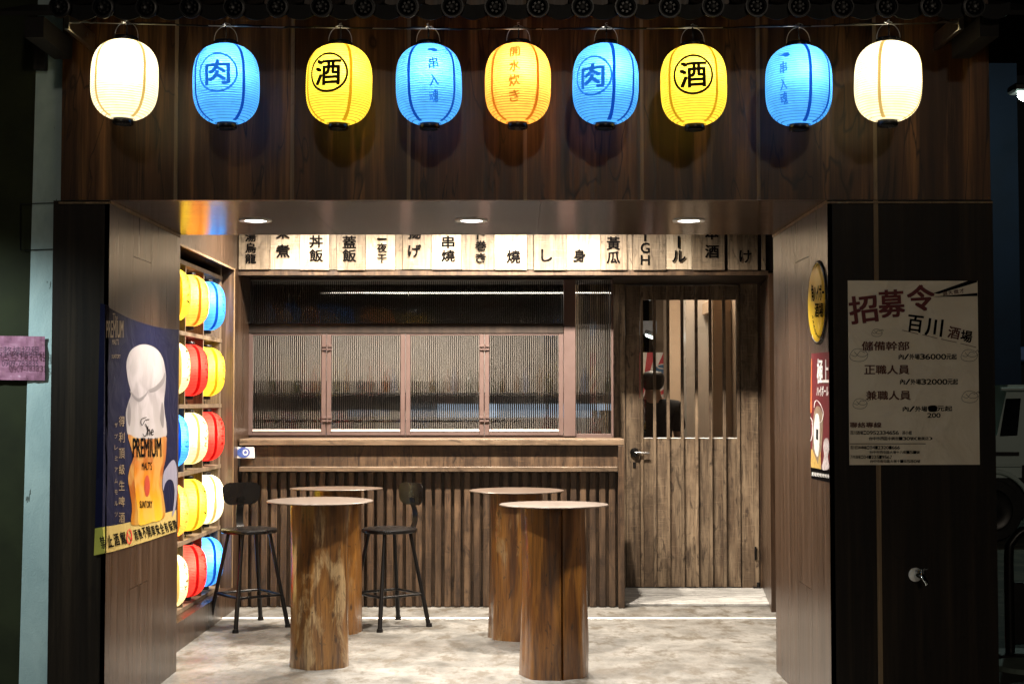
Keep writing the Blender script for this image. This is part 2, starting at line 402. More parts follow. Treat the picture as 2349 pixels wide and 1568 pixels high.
# ================================================================== GROUND
g = MB(); g.box((-60, -20, -.3), (60, 90, -.012)); tag(g.build('ground', M['asphalt'], origin=(0,0,0)), kind='structure')
g = MB(); g.box((-3.2, 3.0, -.1), (2.26, 9.52, 0)); tag(g.build('portico_floor', M['concrete'], origin=(0,0,0)), kind='structure')
g = MB(); g.box((-3.2, 9.56, -.1), (2.26, 10.98, .0)); tag(g.build('threshold_floor', M['concrete'], origin=(.7,0,0)), kind='structure')
g = MB(); g.box((-3.0, 11.0, -.1), (2.2, 18.2, .0)); tag(g.build('interior_floor', M['darkwall'], origin=(0,0,0)), kind='structure')
st = MB(); st.cbox((XW-.05, 9.52, -.02), (1.9, 9.56, .006), .002)
tag(st.build('floor_strip', plain('pale_metal_strip', (.75,.75,.73), .35, .2)), 'pale metal strip set across the concrete floor before the counter', 'floor strip')
# white ribbed boards on the floor before the door
dk = empty('door_deck', (1.27, 10.5, 0), 'white painted ribbed deck boards on the floor before the door', 'deck')
mdk = rustic('worn_white_board', (.14,.14,.135), (.36,.36,.35), (.46,.46,.45), .5, axis='X', vary=.05)
yy = 10.12
for i in range(7):
    box('deck_board', (.768, yy, .002), (1.885, yy+.098, .020), mdk, dk, .003); yy += .122

# ================================================================== SHOP BUILDING
bld = empty('shop_building', (0, YF, 0), 'dark wood-clad shop front with a deep open portal and black tiled eaves', 'building')
# upper facade: eight laminate panels with pale battens between
ztop = 3.35
for i in range(8):
    a, b = X0 + i*PP, X0 + (i+1)*PP
    box('wall_panel', (a+.008, YF, ZS if 0 < i < 7 else ZS), (b-.008, YF+.02, ztop), M['walnut'], bld)
    if 0 < i: box('batten', (a-.008, YF-.004, ZS), (a+.008, YF+.016, ztop), M['batten'], bld)
box('facade_backing', (X0, YF+.022, ZS+.002), (X1, YF+.16, ztop), M['darkwood'], bld)
# lower pillars
zt = ZY(465, YF)
box('pillar_trim', (X0, YF-.006, zt-.004), (XL, YF+.0, zt+.004), M['batten'], bld)
box('pillar_trim', (XR, YF-.006, zt-.004), (X1, YF+.0, zt+.004), M['batten'], bld)
box('wall_panel', (X0-.025, YF, 0), (XL-.001, YF+.02, ZS-.002), M['walnut_shaded'], bld)
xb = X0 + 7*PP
box('wall_panel', (XR+.001, YF, 0), (xb-.010, YF+.02, ZS-.002), M['walnut_shaded'], bld)
box('wall_panel', (xb+.010, YF, 0), (X1, YF+.02, ZS-.002), M['walnut_shaded'], bld)
box('batten', (xb-.010, YF-.003, 0), (xb+.010, YF+.018, ZS-.002), M['batten'], bld)
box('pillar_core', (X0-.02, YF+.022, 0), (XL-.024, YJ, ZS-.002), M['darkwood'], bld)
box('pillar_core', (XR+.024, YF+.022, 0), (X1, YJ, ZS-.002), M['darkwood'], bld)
# jamb linings in panels with hairline joints and a service hatch
def jamb(X, s):
    ys = [YF+.0, 6.745, 7.075, YJ]
    for i in range(3):
        a, b = ys[i]+.0012*(i > 0), ys[i+1]-.0012*(i < 2)
        if i == 1:
            cuts = [0, .56, 2.135, ZS-.016]
            for k in range(3): box('jamb_panel', (X, a, cuts[k]+.0015*(k > 0)), (X-s*.022, b, cuts[k+1]-.0015*(k < 2)), M['jamb'], bld)
        else: box('jamb_panel', (X, a, 0), (X-s*.022, b, ZS-.016), M['jamb'], bld)
    box('corner_trim', (X+s*.004, YF+.002, ZS-.0145), (X-s*.02, YJ, ZS-.0015), M['batten'], bld)
jamb(XL, 1); jamb(XR, -1)
# soffit of the portal
xs = [XL-.02, -.971, .11, XR+.02]; ys = [YF+.022, 7.03, YJ]
for i in range(3):
    for j in range(2):
        box('soffit_panel', (xs[i]+.001, ys[j]+.0012*(j > 0), ZS), (xs[i+1]-.001, ys[j+1]-.0012*(1-j), ZS+.02), M['soffit'], bld)
box('soffit_core', (X0, YF+.162, ZS+.022), (X1, YJ, ZC+.02), M['darkwood'], bld)
# seating bay walls, ceiling
def wp(a, b, m=None): return box('wall', a, b, m or M['jamb'], bld)
ZD0, ZD1, YD0, YD1 = .165, ZLN, 7.76, 9.83                # opening for the lantern shelf in the left wall
wp((XW-.03, YJ+.001, ZD1), (XW, YB+.6, ZC)); wp((XW-.03, YJ+.001, 0), (XW, YB+.6, ZD0))
wp((XW-.03, YJ+.001, ZD0), (XW, YD0, ZD1)); wp((XW-.03, YD1, ZD0), (XW, YB+1.0, ZD1))
M['reveal'] = wood('glossy_reveal_laminate', (.06,.038,.025), (.12,.078,.052), (.18,.12,.085), .22, 'Z', 75, 7, 0, .05, .6, .05)
box('reveal', (XW-.30, YD1-.006, ZD0), (XW-.0025, YD1-.0005, ZD1-.001), M['reveal'], bld)
wp((XW-.55, YD1, 0), (XW-.031, YD1+.02, ZD1+.3)); wp((XW-.55, YD0-.02, 0), (XW-.031, YD0, ZD1+.3), M['darkwood'])
box('niche_head', (XW-.55, YD0, ZD1), (XW-.031, YD1, ZD1+.02), M['reveal'], bld)
box('niche_sill', (XW-.55, YD0, ZD0-.02), (XW-.031, YD1, ZD0), M['jamb'], bld)
box('frame_edge', (XW-.002, YD0, ZD1-.012), (XW+.006, YD1+.012, ZD1), M['batten'], bld)
box('frame_edge', (XW-.002, YD1, ZD0), (XW+.006, YD1+.012, ZD1-.012), M['batten'], bld)
wp((XWR, YJ+.001, 0), (XWR+.03, YD+.1, ZC))
box('ceiling', (XW-.6, YJ+.001, ZC), (XWR+.03, YD+.1, ZC+.03), M['darkwood'], bld)
# menu bulkhead and lintel
box('bulkhead', (XW, YB, ZLN), (XWR, YD+.05, ZC-.002), M['darkwood'], bld)
box('lintel_edge', (XW, YB-.018, ZLN-.032), (XWR-.13, YB+.012, ZLN), M['slat'], bld)
box('lintel_soffit', (XW, YB+.013, ZLN-.012), (XWR, YD+.04, ZLN-.001), M['darkwood'], bld)
# wall left of the windows and around the door
box('wall_post', (XW+.001, YW-.03, 0), (XY(569, YW), YW+.12, ZLN-.013), M['darkwood'], bld)
xda, xdb = XY(1435, YD), XY(1697, YD)
box('wall_board', (XY(1405, YD)-.05, YD-.012, 0), (XY(1421, YD), YD+.03, ZLN-.013), M['rustic'], bld)
box('wall_board', (XY(1421.8, YD), YD-.012, 0), (XY(1434, YD), YD+.03, ZLN-.013), M['rustic'], bld)
# splayed return at the right with its dark end
sp = MB()
P = [(1.885, YD-.02), (1.748, 9.83), (1.79, 9.83), (1.93, YD-.02)]
sp.add([(x, y, z) for z in (.0, ZLN-.033) for x, y in P], [(0,1,5,4),(1,2,6,5),(2,3,7,6),(3,0,4,7),(0,3,2,1),(4,5,6,7)])
sp.build('splayed_wall', M['jamb'], bld)
box('end_board', (1.791, 9.80, 0), (1.95, 9.828, ZLN-.001), M['darkwood'], bld)

# ---- serving window (frame, four casements, transom and side light) with reeded glass
def mk_glass():
    m, n, out = mat('reeded_glass')
    gl = n.nodes.new('ShaderNodeBsdfGlass'); gl.inputs['Color'].default_value = (.93,.93,.91,1); gl.inputs['Roughness'].default_value = .045; gl.inputs['IOR'].default_value = 1.5
    L(n, gl.outputs[0], out.inputs[0]); return m
M['glass'] = mk_glass()
M['glass_valley_shade'] = mk_glass(); M['glass_valley_shade'].node_tree.nodes['Glass BSDF'].inputs['Color'].default_value = (.16,.15,.135,1)  # dark tint paints the shaded look of the valleys between ribs
def reeded(name, x0, x1, z0, z1, y, parent, pitch=.0150):
    m = MB(); n = max(2, int((x1-x0)/pitch)); k = 6; pr = []
    for i in range(n*k+1):
        t = (i % k)/k; pr.append((x0 + (x1-x0)*i/(n*k), y - .0050*math.sin(math.pi*t)))
    vs = [(x, q, z0) for x, q in pr] + [(x, q, z1) for x, q in pr] + [(x0, y+.004, z0), (x1, y+.004, z0), (x0, y+.004, z1), (x1, y+.004, z1)]
    N = len(pr); fs = [(i, i+1, N+i+1, N+i) for i in range(N-1)] + [(2*N+1, 2*N, 2*N+2, 2*N+3)]
    m.add(vs, fs); m.mi = [1 if (i < N-1 and i % k in (0, k-1)) else 0 for i in range(len(fs))]
    return m.build(name, [M['glass'], M['glass_valley_shade']], parent)
M['bead'] = plain('glazing_bead_highlight', (.24,.20,.18), .4, 0, .4, .05)  # paler than the frame: light caught on its lower lip, put into colour
win = MB(); F1, F2 = YW-.03, YW+.04
def fx(p): return XY(p, YW)
def fz(p): return ZY(p, YW)
win.cbox((fx(1293), F1-.016, fz(1000)), (fx(1320), F2, fz(642)))                          # post
win.cbox((fx(568), F1, fz(1004)), (fx(1405), F2+.02, fz(998)))                            # sill rail
win.cbox((fx(1402), F1, fz(1004)), (fx(1407), F2, fz(642)))
win.cbox((fx(1320), F1, fz(1000)), (fx(1402), F2, fz(994)))
wdw = win.build('window', M['mauve'], bld)
box('head_rail', (fx(568), F1-.004, fz(643)), (fx(1405), F2, ZLN-.014), M['darkwood'], wdw, .003)  # dark colour puts the shade under the lintel into the rail
box('transom_rail', (fx(568), F1-.020, fz(765)), (fx(1292.5), F2, fz(742)), M['darkwood'], wdw, .003)  # likewise dark in colour, standing in for the lintel's shadow
reeded('pane', fx(572), fx(936), fz(742), fz(644), YW, wdw)
reeded('pane', fx(937.5), fx(1292), fz(742), fz(644), YW, wdw)
reeded('pane', fx(1320), fx(1402), fz(994), fz(643), YW, wdw)
for a, b in ((571, 749), (750.5, 930), (931.5, 1110.5), (1112, 1292)):
    m = MB(); y0, y1 = F1-.012, F1+.016; t = 10.5
    X_0, X_1 = fx(a), fx(b); ts = t*YW/3262; z0, z1 = fz(998), fz(766)
    m.cbox((X_0, y0, z0), (X_0+ts, y1, z1)); m.cbox((X_1-ts, y0, z0), (X_1, y1, z1))
    m.cbox((X_0+ts, y0+.001, z0), (X_1-ts, y1, z0+.028)); m.cbox((X_0+ts, y0+.001, z1-.012), (X_1-ts, y1, z1))
    m.build('casement_frame', M['mauve'], wdw)
    m = MB(); xa0, xa1 = X_0+ts+.001, X_1-ts-.001
    m.add([(xa0, y0-.003, z0+.0285), (xa1, y0-.003, z0+.0285), (xa1, y0-.003, z0+.031), (xa0, y0-.003, z0+.031), (xa1, y0+.011, z0+.046), (xa0, y0+.011, z0+.046), (xa0, y0+.011, z0+.0285), (xa1, y0+.011, z0+.0285)],
          [(0,1,2,3),(3,2,4,5),(0,3,5,6),(1,7,4,2),(0,6,7,1),(5,4,7,6)]); m.build('glazing_bead', M['bead'], wdw)
    reeded('pane', X_0+ts+.001, X_1-ts-.001, z0+.0465, z1-.013, F1+.004, wdw)
for px in (750, 1111):
    for py in (797, 961):
        m = MB(); c = onY(px, py, F1-.018)
        m.cbox((c.x-.036, c.y-.008, c.z+.004), (c.x+.036, c.y+.006, c.z+.022), .002)
        m.cbox((c.x-.036, c.y-.008, c.z-.020), (c.x+.036, c.y+.006, c.z-.006), .002)
        m.tube([(c.x+.004, c.y-.010, c.z-.024), (c.x+.004, c.y-.010, c.z+.024)], .005, 8)
        m.build('hinge', M['mauve'], wdw)

# ---- door
zsill, zhead, ztd = ZY(1005, YD), ZY(688, YD), ZY(655, YD)
dr = MB(); dr.box((XY(1435.5, YD), YD+.012, .02), (XY(1697, YD), YD+.04, zsill-.012)); dr.box((XY(1435.5, YD), YD+.012, zhead+.01), (XY(1697, YD), YD+.04, ztd))
dr.box((XY(1435.5, YD), YD+.012, zsill-.012), (XY(1468, YD), YD+.04, zhead+.01)); dr.box((XY(1690, YD), YD+.012, zsill-.012), (XY(1697, YD), YD+.04, zhead+.01))
door = dr.build('door', M['slat'], bld)
bx = [1435.5, 1468, 1500, 1531.5, 1563, 1596, 1628, 1661, 1697]
for i in range(8):
    a, b = XY(bx[i], YD)+.002, XY(bx[i+1], YD)-.002
    full = i == 0
    box('plank', (a, YD-.008, .022), (b if i < 7 else XY(1696, YD), YD+.011, ztd if full else zsill), M['rustic'], door, .002)
    if not full: box('plank', (a, YD-.008, zhead), (b, YD+.011, ztd), M['rustic'], door, .002)
box('sill_strip', (XY(1473, YD), YD-.012, zsill), (XY(1690, YD), YD+.02, zsill+.006), M['white'], door)
for p in (1471.5, 1501, 1532, 1564.5, 1597, 1629, 1660.5, 1692.5):
    c = XY(p, YD); box('bar', (c-.0115, YD-.034, .022), (c+.0115, YD-.0085, ztd), M['rustic'], door, .002)
box('pane', (XY(1470, YD), YD+.02, zsill), (XY(1690, YD), YD+.026, zhead), (lambda: [M.__setitem__('clear', mk_glass()), M['clear']][1])(), door)
M['clear'].node_tree.nodes['Glass BSDF'].inputs['Roughness'].default_value = 0
hb = onY(1456, 1037, YD-.04)
m = MB(); m.lathe([(.001, 0), (.022, .0), (.034, .008), (.035, .018), (.030, .03), (.012, .034), (.012, .06), (.001, .06)], (hb.x, YD-.0085, hb.z), 24, True, 'Y')
m.build('handle_rose', M['black_gloss'], door, smooth=True)
m = MB(); m.tube([(hb.x, YD-.062, hb.z), (hb.x+.03, YD-.068, hb.z-.001), (hb.x+.11, YD-.066, hb.z-.004)], [.010, .010, .008], 10); m.build('lever', M['steel'], door, smooth=True)
m = MB(); m.cbox((hb.x-.012, YD-.016, hb.z-.12), (hb.x+.012, YD-.0085, hb.z-.075), .002); m.build('keyhole_plate', M['black'], door)
# right door post and dark head
box('door_post', (XY(1697.6, YD), YD-.02, 0), (XY(1738, YD), YD+.05, ZLN-.013), M['rustic'], bld)
box('wall_board', (XY(1738.6, YD), YD-.010, 0), (1.94, YD+.05, ZLN-.013), M['slat'], bld)
box('door_head', (XY(1435.5, YD), YD-.016, ztd+.004), (XY(1697, YD), YD+.05, ZLN-.013), M['darkwood'], bld)
m = MB(); c = onY(1733, 1268, YD-.02); m.cbox((c.x-.008, YD-.034, c.z-.05), (c.x+.008, YD-.02, c.z+.05), .003); m.build('pull_handle', M['black'], bld)
m = MB(); c = onY(1737, 1349, YD-.06); m.cbox((c.x-.03, c.y-.02, .017), (c.x+.03, c.y+.03, .03), .003); m.lathe([(.014, 0), (.014, .03), (.008, .034)], (c.x+.01, c.y, .03), 12); m.build('door_stop', M['black'], bld)

# ---- tiled eaves
YR = 5.9; zr = ZY(17, YR)
rf = MB()
rf.add([(X0-.18, YR+.05, zr-.02), (X1+.14, YR+.05, zr-.02), (X1+.14, YF+.6, zr+.32), (X0-.18, YF+.6, zr+.32),
        (X0-.18, YR+.05, zr+.0), (X1+.14, YR+.05, zr+.0), (X1+.14, YF+.6, zr+.34), (X0-.18, YF+.6, zr+.34)],
       [(0,3,2,1),(4,5,6,7),(0,1,5,4),(1,2,6,5),(2,3,7,6),(3,0,4,7)])
roof = rf.build('roof', M['darkwall'], bld)
slope = .34/.9
tile = MB(); rr = .047
tile.lathe([(.001, .010), (.012, .012), (.016, .006), (.024, .006), (.030, .012), (.034, .007), (.040, .006), (.042, .014), (rr, .014), (rr, 0)], (0,0,0), 28, True, 'Y')
for k in range(7):
    a = k*2*math.pi/7; tile.lathe([(.0005, .0125), (.004, .011), (.005, .006)], (.021*math.cos(a), -.002, .021*math.sin(a)), 6, False, 'Y')
pts = []
n = 14
for j in range(2):
    yy = 0 if j == 0 else .55
    for i in range(n): a = 2*math.pi*i/n; pts.append((rr*.95*math.cos(a), yy, rr*.95*math.sin(a) + slope*yy))
tile.add(pts, [(i, (i+1) % n, n+(i+1) % n, n+i) for i in range(n)])
tme, _ = tile.mesh('round_tile', [M['roof']], (0,0,0), True); auto_smooth(tme)
drip = MB(); n = 14; hw = .069; vs = []
for yv in (-.004, .006):
    for i in range(n+1):
        t = -1 + 2*i/n; vs.append((hw*t, yv, -.028*(1-t*t)-.022)); vs.append((hw*t, yv, .012*(t*t)+.012))
fs = []
for i in range(n):
    fs.append((2*i, 2*i+2, 2*i+3, 2*i+1)); o2 = 2*(n+1); fs.append((o2+2*i, o2+2*i+1, o2+2*i+3, o2+2*i+2)); fs.append((2*i, o2+2*i, o2+2*i+2, 2*i+2)); fs.append((2*i+1, 2*i+3, o2+2*i+3, o2+2*i+1))
drip.add(vs, fs)
vs = []
for j in range(2):
    yy = .006 if j == 0 else .55
    for i in range(n+1): t = -1 + 2*i/n; vs.append((hw*t, yy, -.020*(1-t*t)-.012 + slope*yy))
drip.add(vs, [(i, i+1, n+2+i, n+1+i) for i in range(n)])
dme, _ = drip.mesh('drip_tile', [M['roof_dull']], (0,0,0), True); auto_smooth(dme)
for k in range(-1, 21):
    p = onY(240 + 99.6*k + random.uniform(-2, 2), 17, YR); link('round_tile', tme, roof, (p.x, YR + random.uniform(-.004, .004), zr + random.uniform(-.002, .002)))
    q = onY(240 + 99.6*(k+.5), 17, YR); link('drip_tile', dme, roof, (q.x, YR+.012, zr))
# gutter bracket ends
for px, s in ((86, 1), (2262, -1)):
    c = onY(px, 40, YR+.1); box('eave_end_board', (c.x-.04, YR+.06, zr-.11), (c.x+.04, YF-.0, zr-.02), M['darkwall'], bld)

# ================================================================== MENU BOARD
menu = empty('menu_board', (0, YB, ZLN), 'row of pale wooden menu planks with black characters above the windows', 'sign')
edges = [546.6, 619.1, 687, 755.4, 771.6, 838, 906.7, 923, 990, 1058.6, 1134, 1209, 1224, 1300, 1378, 1438.6, 1452, 1528.3, 1588, 1663]
def surfM(x, y): return onY(x, y, YB-.041)
YM = YB-.022
pl = [(a, b) for a, b in zip(edges[:-1], edges[1:])] + [(1670.5, 1739.6), (1748, 1758)]
ztm = ZY(385, YB)
for i, (a, b) in enumerate(pl):
    dpt = .036 if (b-a) > 30 and i % 2 == 0 else (.030 if b-a > 30 else .022)
    o = box('plank', (XY(a, YB)+.001, YB-dpt, ZLN+.001 + random.uniform(0, .006)), (XY(b, YB)-.001, YB-.001, 2.97), M['menu' if i in (1, 2, 5, 8, 10, 13, 17) else 'menu_tan'], menu, .002)
menu_txt = [
 (575, [('湯',532,554,24),('烏',557,580,24),('龍',582,604,24)]), (649, [('関',487,516,30),('東',518,547,30),('煮',561,590,30)]),
 (725, [('丼',540,568,30),('飯',572,600,30)]), (801, [('蓋',541,569,30),('飯',572,600,30)]),
 (876, [('一',546,550,21),('夜',558,579,22),('干',583,603,21)]), (951, [('揚',518,547,30),('げ',561,589,29)]),
 (1028, [('串',541,569,28),('燒',573,600,30)]), (1103, [('ト',524,549,18),('巻',552,575,25),('き',580,602,23)]),
 (1178, [('燒',574,603,30)]), (1254, [('し',572,599,24)]), (1329, [('身',572,600,28)]), (1407, [('黃',543,573,30),('瓜',577,604,30)]),
 (1480, [('H',497,520,20),('I',528,553,5),('G',557,580,20),('H',585,607,20)]), (1557, [('ー',541,569,6),('ル',574,601,30)]),
 (1633, [('本',520,549,30),('酒',562,591,30)]), (1710, [('け',574,602,27)])]
for cx, chars in menu_txt:
    for ch, y0, y1, wd in chars:
        m = MB()
        if ch == 'ー': m.box(tuple(surfM(cx-2.6, y1)), tuple(surfM(cx+2.6, y0)+Vector((0,.001,0))))
        else: text_px(m, ch, surfM, cx-wd/2, y0, cx+wd/2, y1, .03)
        m.build('lettering', M['ink'], menu)

# ================================================================== BAR COUNTER
ctr = empty('bar_counter', (-.6, YB, 0), 'slatted brown wooden bar counter under the serving windows', 'counter')
def cz(p): return ZY(p, YB)
xca, xcb = XW+.012, XY(1432, YB)
box('counter_top', (xca, YB, cz(1021)), (xcb, YW+.0, cz(1007)), M['ledge'], ctr, .003)
box('apron', (xca, YB+.035, cz(1070)), (XY(1417, YB), YB+.06, cz(1021.5)), M['slat'], ctr)
box('lower_ledge', (xca, YB+.002, cz(1081.5)), (XY(1417, YB), YB+.20, cz(1070)), M['ledge'], ctr, .003)
box('end_post', (XY(1418, YB), YB+.001, 0), (xcb-.001, YB+.48, cz(1021.4)), M['slat'], ctr, .003)
box('front_backing', (xca, YB+.095, .005), (XY(1417, YB), YB+.12, cz(1082)), M['slat'], ctr)
nsl = 39; xa, xb2 = XY(549, YB), XY(1416, YB); pt = (xb2-xa)/nsl; ref = None
for i in range(nsl):
    c = xa + pt*(i+.5)
    o = box('slat', (c-pt*.33, YB+.050, .004), (c+pt*.33, YB+.094, cz(1082.2)), M['slat'], ctr, .004) if ref is None else link('slat', ref.data, ctr, wpos(ref) + Vector((pt*i, 0, 0)))
    if ref is None: ref = o
# switch box with the blue oval sticker
sb = empty('switch_box', (-1.9, YB+.1, 1.12), 'grey box with a blue oval sticker under the left end of the counter top', 'switch box')
a = onY(543, 1050, YB+.09); b = onY(588, 1024, YB+.09)
box('housing', (a.x, YB+.004, a.z), (b.x, YB+.0345, b.z), plain('grey_plastic', (.5,.48,.46), .4), sb, .004)
m = MB(); poly_px(m, ell(558.5, 1037, 15, 12), surfY(YB+.0025)); m.build('sticker', plain('blue_sticker', (.05,.09,.30), .3), sb)
m = MB(); stroke_px(m, ell(563, 1037, 5, 5.5, 20), 2.2, surfY(YB+.0012), 0, True); m.build('sticker_ring', M['white'], sb)

# ================================================================== LIGHTS IN THE CEILING
def downlight(name, loc, power, label, group, col, size=R(140), blend=1.0, on=14, tilt=0, rad=.035):
    t = empty(name, loc, label, 'ceiling light', group); x, y, z = loc
    m = MB(); m.lathe([(.056, -.004), (.080, -.004), (.082, .002), (.056, .002)], (x, y, z-.001), 32, False); m.build('trim_ring', M['white'], t, smooth=True)
    m = MB(); m.lathe([(.0005, -.0015), (.055, -.0015)], (x, y, z-.001), 32, False); m.build('lamp_face', emit('lamp_face', (1, .96, .88), on), t)
    ld = bpy.data.lights.new('lamp', 'SPOT'); ld.energy = power; ld.spot_size = size; ld.spot_blend = blend; ld.shadow_soft_size = rad; ld.color = col
    lo = bpy.data.objects.new('lamp', ld); COL.objects.link(lo); lo.parent = t; lo.location = (0, 0, -.02); lo.rotation_euler = (tilt, 0, 0)
    return t
WARM = (1.0, .86, .70)
for px, lab in ((586, 'round recessed ceiling light left of the other two in the portal'), (1082, 'round recessed ceiling light in the middle of the portal'), (1580, 'round recessed ceiling light right of the other two in the portal')):
    d = ray(px, 505.5); k = (ZS - CAM_H)/d.z; p = EYE + d*k
    downlight('ceiling_light', (p.x, p.y, ZS), 300, lab, 'ceiling lights in the portal', (1.0, .93, .84), R(124), .85)
for px, lab in ((720, 'first assumed spot lamp from the left over the menu board'), (1000, 'second assumed spot lamp from the left over the menu board'), (1190, 'third assumed spot lamp from the left over the menu board'), (1345, 'last assumed spot lamp on the right over the menu board')):  # hidden lamps assumed from the light pools on the planks, none in view
    x = XY(px, YB); downlight('assumed_spotlight', (x, 9.25, ZC), 590, lab + ', behind the portal', 'assumed spotlights over the menu boards', (1.0, .87, .72), R(152), .8, 20)

# ================================================================== LANTERNS
LR, LH = .1395, .172      # body radius and half height
def prof_r(t):            # t in -1..1
    return LR*max(.30, (1-abs(t)**3.1)**(1/2.3))
def lantern_shell():
    m = MB(); ribs = 34; prof = []; kinds = []
    for i in range(ribs):
        for j, (q, dr_) in enumerate(((0, -.0016), (.12, -.0003), (.5, .0014), (.88, -.0003))):
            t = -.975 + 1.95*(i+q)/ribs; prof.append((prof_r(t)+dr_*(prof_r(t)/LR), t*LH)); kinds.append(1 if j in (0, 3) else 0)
    prof.append((prof_r(.975), .975*LH)); n = 56
    for i in range(len(prof)-1):
        m.m = kinds[i]; vs = []
        for r, z in (prof[i], prof[i+1]): vs += [(r*math.cos(2*math.pi*j/n), r*math.sin(2*math.pi*j/n), z) for j in range(n)]
        m.add(vs, [(j, (j+1) % n, n+(j+1) % n, n+j) for j in range(n)])
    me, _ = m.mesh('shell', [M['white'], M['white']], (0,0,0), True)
    bm = bmesh.new(); bm.from_mesh(me); bmesh.ops.remove_doubles(bm, verts=bm.verts[:], dist=1e-6); bm.to_mesh(me); bm.free(); return me
SHELL = lantern_shell()
def ring_mesh(name, prof, m_):
    m = MB(); m.lathe(prof, (0,0,0), 32, False); me, _ = m.mesh(name, [m_], (0,0,0), True); auto_smooth(me); return me
zt_ = .965*LH
CAPT = ring_mesh('top_cap', [(.042, zt_-.004), (.050, zt_-.002), (.052, zt_+.014), (.049, zt_+.019), (.043, zt_+.019), (.042, zt_)], M['black_cap'])
CAPB = ring_mesh('bottom_cap', [(.040, -zt_+.004), (.042, -zt_-.004), (.044, -zt_-.020), (.041, -zt_-.025), (.034, -zt_-.025), (.033, -zt_)], M['black_cap'])
m = MB(); m.tube([(.050*math.cos(a), 0, zt_+.012 + .072*math.sin(a)**.8) for a in [math.pi*i/16 for i in range(17)]], .0016, 6)
m.tube([(.006*math.cos(a*9)*(1-a*.2), .006*math.sin(a*9), zt_+.082+a*.012) for a in [i*.08 for i in range(20)]], .0012, 5)
BAIL = m.mesh('bail', [M['wire']], (0,0,0), True)[0]
m = MB(); m.tube([(0,0,zt_+.005), (.002,0,zt_+.05), (0,0,zt_+.085)], .0035, 6); m.tube([(0,0,zt_-.03), (0,0,zt_+.012)], .016, 10); CORD = m.mesh('cord', [M['black_cap']], (0,0,0), True)[0]
m = MB(); m.lathe([(.0005, -.028), (.014, -.024), (.022, -.008), (.020, .008), (.012, .022), (.010, .03)], (0,0,0), 14, False); BULB = m.mesh('bulb', [emit('bulb_glass', (1, .9, .7), 6)], (0,0,0), True)[0]
def on_lantern(c, off=.0028, sc=1):
    """surface point for horizontal angle (0 = towards -Y, + to +X) and height above the centre"""
    c = Vector(c)
    def f(a, z, y=0):
        t = max(-.96, min(.96, z/LH)); r = prof_r(t)+off+y
        return c + Vector((r*math.sin(a), -r*math.cos(a), z))*sc
    return f
def lanternize(src, fn):
    """cut flat print into small pieces and wrap it round the body. src: MB in (u=angle, v=0, w=height)"""
    bm = bmesh.new(); me, _ = src.mesh('tmp', [], (0,0,0)); bm.from_mesh(me); bpy.data.meshes.remove(me)
    for k in range(-16, 17):
        gm = bm.verts[:] + bm.edges[:] + bm.faces[:]; bmesh.ops.bisect_plane(bm, geom=gm, plane_co=(k*.075, 0, 0), plane_no=(1, 0, 0))
    for k in range(-16, 17):
        gm = bm.verts[:] + bm.edges[:] + bm.faces[:]; bmesh.ops.bisect_plane(bm, geom=gm, plane_co=(0, 0, k*.0103), plane_no=(0, 0, 1))
    out = MB()
    for v in bm.verts: v.co = fn(v.co.x, v.co.z, v.co.y)
    out.bm(bm); bm.free(); return out
LC = {
 'white': ((1.0,.84,.52), .50, (.90,.62,.20), (.06,.03,.01)), 'blue': ((.055,.32,.86), .34, (.012,.13,.62), (.018,.17,.62)),
 'yellow': ((.98,.66,.045), .42, (.86,.52,.02), (.012,.008,.003)), 'orange': ((1.0,.40,.05), .42, (.85,.33,.03), (.55,.22,.02)),
 'red': ((.90,.045,.030), .42, (.60,.012,.012), (.16,.008,.004)), 'cream': ((1.0,.78,.36), .45, (.92,.62,.20), (.10,.05,.01))}
for k, (c, gl, band, ink) in LC.items():
    M['L_'+k] = paper_lit(k+'_lantern_paper', c, gl); M['H_'+k] = paper_lit(k+'_lantern_hoop_shade', tuple(x*.62 for x in c), gl*.72, .55)  # groove faces: paper darkened as the shadow of hoops blocking the bulb
    M['B_'+k] = paper_lit(k+'_lantern_band', band, gl*.75, .4); 
    mm = paper_lit(k+'_lantern_ink', ink, .8 if k in ('blue', 'orange') else .25, .3); M['I_'+k] = mm
